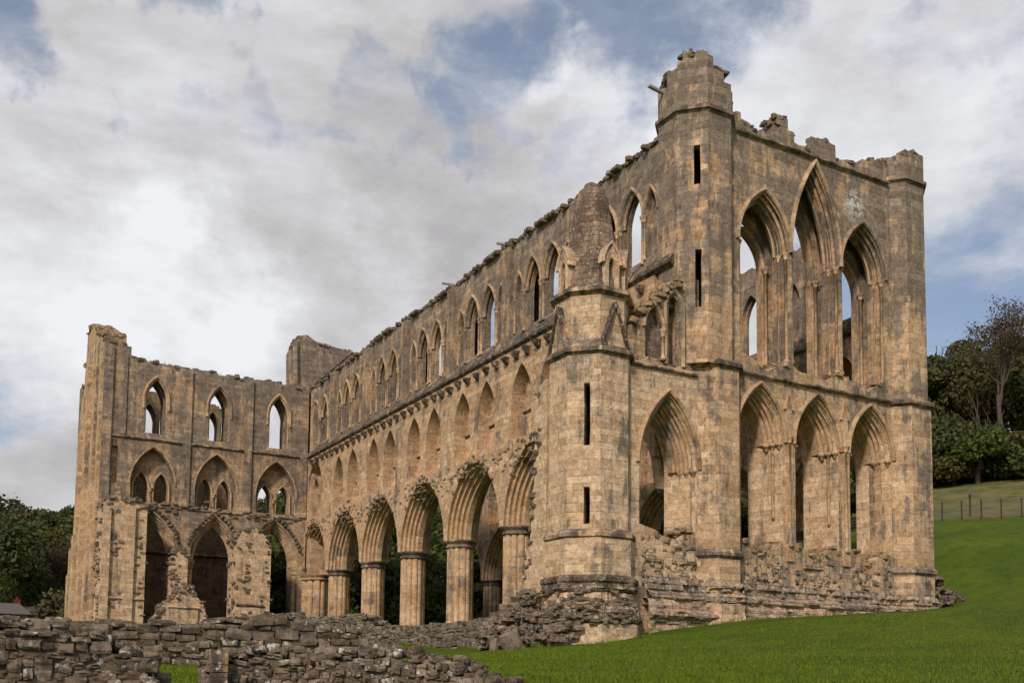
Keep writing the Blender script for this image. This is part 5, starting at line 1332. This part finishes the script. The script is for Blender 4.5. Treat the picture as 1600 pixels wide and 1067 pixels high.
def tree(x, y, hgt, rad, label, cat='tree', seed=1, leaf='leaf_green', n=5000, lsize=.28, kind='round', trunk_h=.3, bark='bark', group=None, name='tree', lobes=16):
    z = ground(x, y); root = empty(name, (x, y, z - .1)); tag(root, label, cat, group); rs = np.random.RandomState(seed); rr = random.Random(seed); m = MB(); tips = []
    if kind == 'bare':
        limb(m, (0, 0, 0), (rr.gauss(0, .04), 0, 1), hgt * .46, rad * .052, 5, rr, tips, .55, .3)
        m.build('trunk', bark, root)
        T = np.array([list(t) for t in tips]); k = max(1, n // len(T)); c = np.repeat(T, k, 0) + rs.normal(0, .38, (len(T) * k, 3)); keep = rs.rand(len(c)) < .8
        quads_obj('crown', leaf_quads(c[keep], lsize, rs), leaf, root); return root
    limb(m, (0, 0, 0), (rr.gauss(0, .06), rr.gauss(0, .06), 1), hgt * .62, rad * .07, 2, rr, tips, .5, .2)
    m.build('trunk', bark, root)
    cone = .75 if kind == 'cone' else 0
    rz = hgt * (1 - trunk_h) / 2; p = crown_points(rs, n, rad, rz * 1.15, lobes, hgt * trunk_h + rz, cone)
    quads_obj('crown', leaf_quads(p, lsize, rs), leaf, root); return root
def ray_at(px, py, d):
    q = r_ * ((px - PPX) / FPX) - u_ * ((py - PPY) / FPX) + f_; h = math.hypot(q.x, q.y); return CAM.x + q.x * d / h, CAM.y + q.y * d / h, CAM.z + q.z * d / h
# trees on the slope right of the church
def hill_tree(px, D, ytop, rad, *a, **k):
    x, y, zt = ray_at(px, ytop, D); tree(x, y, zt - ground(x, y), rad, *a, **k)
hill_tree(1566, 104, 474, 6.5, 'tall half bare tree with forked pale trunk, highest on the right skyline', seed=5, leaf='leaf_brown', n=9000, lsize=.10, kind='bare', bark='bark')
hill_tree(1524, 99, 632, 4.0, 'bushy bright green cone of a tree in front of the tall bare tree', seed=6, leaf='leaf_bright', n=9000, lsize=.22, kind='cone', trunk_h=-.12)
hill_tree(1478, 112, 548, 5.0, 'dark leafy tree rising right beside the edge of the east front', seed=7, leaf='leaf_wood', n=7000, lsize=.24, trunk_h=.12)
hill_tree(1515, 122, 545, 6.0, 'dark green tree left of the forked trunk, behind the bright green one', seed=8, leaf='leaf_wood', n=8000, lsize=.26, trunk_h=.1)
hill_tree(1596, 118, 512, 5.5, 'dense dark tree at the right edge, behind the branches of the bare tree', seed=9, leaf='leaf_dark', n=9000, lsize=.25, trunk_h=.1)
hill_tree(1640, 112, 560, 6.5, 'dark tree cut by the right edge of the picture', seed=10, leaf='leaf_wood', n=6000, lsize=.26, trunk_h=.1)
hill_tree(1602, 104, 668, 3.0, 'olive shrub tree at the foot of the bare tree, at the right edge', seed=11, leaf='leaf_olive', n=7000, lsize=.2, trunk_h=.05)
hill_tree(1480, 100, 708, 3.8, 'low yellow green bush on top of the pasture beside the east front', seed=12, leaf='leaf_olive', n=7000, lsize=.17, trunk_h=.02, name='bush', cat='bush')
hill_tree(1508, 101, 718, 2.6, 'small rounded bush left of the bright green cone tree', seed=15, leaf='leaf_green', n=4500, lsize=.17, trunk_h=.02, name='bush', cat='bush')
hill_tree(1570, 101, 722, 2.8, 'dark spreading bush under the forked trunk', seed=13, leaf='leaf_dark', n=7000, lsize=.18, trunk_h=.02, name='bush', cat='bush')
hill_tree(1612, 101, 712, 3.6, 'dull green bush above the pasture at the right edge', seed=14, leaf='leaf_wood', n=6000, lsize=.18, trunk_h=.02, name='bush', cat='bush')
hill_tree(1322, 112, 575, 5.5, 'leafy tree showing through the right hand lancet', seed=16, leaf='leaf_green', n=4000, lsize=.25, trunk_h=.1)
hill_tree(1548, 122, 520, 4.0, 'second thin bare tree just left of the forked one', seed=21, leaf='leaf_brown', n=4000, lsize=.10, kind='bare', bark='bark_pale')
hill_tree(1462, 100, 640, 4.0, 'dark green tree half hidden by the corner of the east front', seed=22, leaf='leaf_wood', n=6000, lsize=.22, trunk_h=.02)
hill_tree(1488, 99, 712, 2.4, 'dark bush between the two lighter bushes above the pasture', seed=23, leaf='leaf_dark', n=5000, lsize=.18, trunk_h=.02, name='bush', cat='bush')
hill_tree(1500, 116, 520, 6.0, 'tall dark tree on the skyline between the church corner and the bare tree', seed=31, leaf='leaf_wood', n=9000, lsize=.24, trunk_h=.05)
hill_tree(1462, 118, 535, 5.5, 'dark tree on the skyline touching the edge of the east front', seed=32, leaf='leaf_dark', n=8000, lsize=.24, trunk_h=.05)
hill_tree(1580, 114, 540, 5.5, 'olive brown tree directly behind the forked pale trunk', seed=33, leaf='leaf_olive', n=9000, lsize=.2, trunk_h=.02)
# trees on the hill at the left
hill_tree(-2, 120, 755, 6.5, 'taller round tree cut by the left edge of the picture', seed=17, leaf='leaf_wood', n=6000, lsize=.3, trunk_h=.1)
hill_tree(40, 134, 868, 8.0, 'broad bright green tree behind the slate roofed barn', seed=18, leaf='leaf_green', n=10000, lsize=.26, trunk_h=.04)
hill_tree(98, 136, 858, 7.0, 'full green tree between the barn and the transept corner', seed=19, leaf='leaf_green', n=9000, lsize=.26, trunk_h=.04)
hill_tree(84, 125, 818, 6.0, 'brown bare limbed tree on the left hillside', seed=20, leaf='leaf_brown', n=5000, lsize=.18, kind='bare')
# woods on both hills: far too many crowns to count
def wood(name, spots, seed, n=900, ls=.3, mats=('leaf_wood',)):
    rs = np.random.RandomState(seed); Q = [[] for _ in mats]
    for (x, y, h, r) in spots:
        p = crown_points(rs, n, r, h * .46, 11, h * .52); p += np.array([x, y, ground(x, y)]); Q[rs.randint(len(mats))].append(leaf_quads(p, ls, rs))
    # one mesh, several leaf colours
    q = np.concatenate([np.concatenate(a) for a in Q if a]); o = quads_obj(name, q, mats[0])
    idx = np.concatenate([np.full(len(np.concatenate(a)) // 4, i) for i, a in enumerate(Q) if a])
    for mm in mats[1:]: o.data.materials.append(M[mm])
    o.data.polygons.foreach_set('material_index', idx.astype(np.int32)); return o
rr = random.Random(99); sp1 = []
for q in range(330):
    px = rr.uniform(-90, 930); D = rr.uniform(108, 185); x, y, _ = ray_at(px, 900, D)
    if D < 140 and px < 125: D += 34; x, y, _ = ray_at(px, 900, D)
    sp1.append((x, y, rr.uniform(7, 11), rr.uniform(3.2, 5.2)))
for q in range(60):
    px = rr.uniform(425, 800); D = rr.uniform(84, 108); x, y, _ = ray_at(px, 900, D); sp1.append((x, y, rr.uniform(5, 9), rr.uniform(2.5, 4)))
for q in range(60):
    px = rr.uniform(800, 1370); D = rr.uniform(78, 104); x, y, _ = ray_at(px, 900, D); sp1.append((x, y, rr.uniform(4, 7), rr.uniform(2.2, 3.5)))
o = wood('hillside_wood', sp1, 1, 1400, .29, ('leaf_wood', 'leaf_green', 'leaf_dark', 'leaf_olive')); tag(o, 'dark autumn wood covering the hillside behind the church on the left', 'wood', kind='stuff')
sp2 = []
for q in range(230):
    px = rr.uniform(900, 1720); D = rr.uniform(117, 165); x, y, _ = ray_at(px, 900, D)
    sp2.append((x, y, rr.uniform(10, 15) , rr.uniform(3.4, 5.2)))
o = wood('hilltop_wood', sp2, 2, 1500, .28, ('leaf_wood', 'leaf_dark', 'leaf_wood', 'leaf_brown')); tag(o, 'dark wood on the crest of the hill to the right of the church', 'wood', kind='stuff')

def lawn_blades():
    rs = np.random.RandomState(3); n = 150000
    D = 9 + 30 * rs.rand(n) ** 1.3; az = YAW + np.radians(rs.uniform(-24, 30, n)); x = CAM.x + D * np.sin(az); y = CAM.y + D * np.cos(az)
    ok = ~((x > -6.2) & (y > -8.3)) & ~((y > -7.6) & (x > -7))
    x, y = x[ok], y[ok]; n = len(x); z = ground_np(x, y) + .03 * np.sin(x * 1.3 + np.sin(y * .9)) * np.sin(y * 1.1)
    c = np.stack([x, y, z - .01], 1); a = rs.uniform(0, 2 * np.pi, n); w = rs.uniform(.006, .014, n)[:, None]; h = rs.uniform(.03, .075, n)
    s_ = np.stack([np.cos(a), np.sin(a), 0 * a], 1) * w; tip = np.stack([rs.normal(0, .025, n), rs.normal(0, .025, n), h], 1)
    q = np.stack([c - s_, c + s_, c + tip + s_ * .2, c + tip - s_ * .2], 1).reshape(-1, 3)
    o = quads_obj('grass', q, 'grass_blade'); tag(o, 'short mown green grass blades of the lawn', 'grass', kind='stuff')
lawn_blades()
def tufts(name, label, lines, per=55, hmax=.22, mat='grass_blade', seed=5):
    rs = np.random.RandomState(seed); P = []
    for (a, b) in lines:
        a = np.array(a, float); b = np.array(b, float); L = np.hypot(*(b - a)[:2]); n = int(L * per)
        t = rs.rand(n); c = a[:2] + (b - a)[:2] * t[:, None] + rs.normal(0, .07, (n, 2))
        z = ground_np(c[:, 0], c[:, 1]) if len(a) == 2 else a[2] + (b[2] - a[2]) * t
        clump = .35 + .65 * np.abs(np.sin(t * L * 2.1 + rs.rand() * 6)); P.append((np.column_stack([c, z]), clump))
    c = np.concatenate([p for p, k in P]); k = np.concatenate([k for p, k in P]); n = len(c)
    a = rs.uniform(0, 2 * np.pi, n); w = rs.uniform(.008, .018, n)[:, None]; h = rs.uniform(.25, 1, n) * hmax * k
    s_ = np.stack([np.cos(a), np.sin(a), 0 * a], 1) * w; tip = np.stack([rs.normal(0, .06, n), rs.normal(0, .06, n), h], 1); c[:, 2] -= .03
    q = np.stack([c - s_, c + s_, c + tip + s_ * .15, c + tip - s_ * .15], 1).reshape(-1, 3)
    tag(quads_obj(name, q, mat), label, 'grass', kind='stuff')
e_ = 7.05
tufts('long_grass', 'longer grass along the feet of the walls', [((-2, -e_ - .05), (.7, -e_ - .1)), ((.7, -7.35), (3.3, -7.35)), ((3.3, -e_), (12, -e_)), ((12, -7.4), (15.2, -7.4)), ((15.2, -7), (17.5, -6.2)),
      ((-5.4, -7.45), (-2.2, -7.4)), ((-6.9, -6.4), (-5.4, -7.5)), ((-6.2, -6), (-5.9, -2)), ((-5.9, -2), (-5.8, 8)), ((-21.3, -25.7), (-20.5, -26.6)), ((-20.5, -26.6), (-19.8, -27.4)), ((-24.4, -13.5), (-20, -14)), ((-24, -25.9), (-23.8, -25.0)), ((-23.2, -25.1), (-23.1, -24.2))], 70, .24)
tufts('dry_grass', 'dry grass stems growing on the wall tops', [((-11, 39.4, 20.3), (-6, 39.4, 20.3)), ((-13.5, 39.4, 20.5), (-11, 39.4, 20.4)), ((4, -6.1, 21.1), (5.2, -6.1, 21.1)), ((9.2, -6.1, 21.1), (10.8, -6.1, 21.15)), ((10.9, -6.1, 21.3), (12.3, -6.1, 21.6)), ((.6, 3, 20.5), (.6, 30, 20.4))], 26, .42, 'dry_grass', 9)
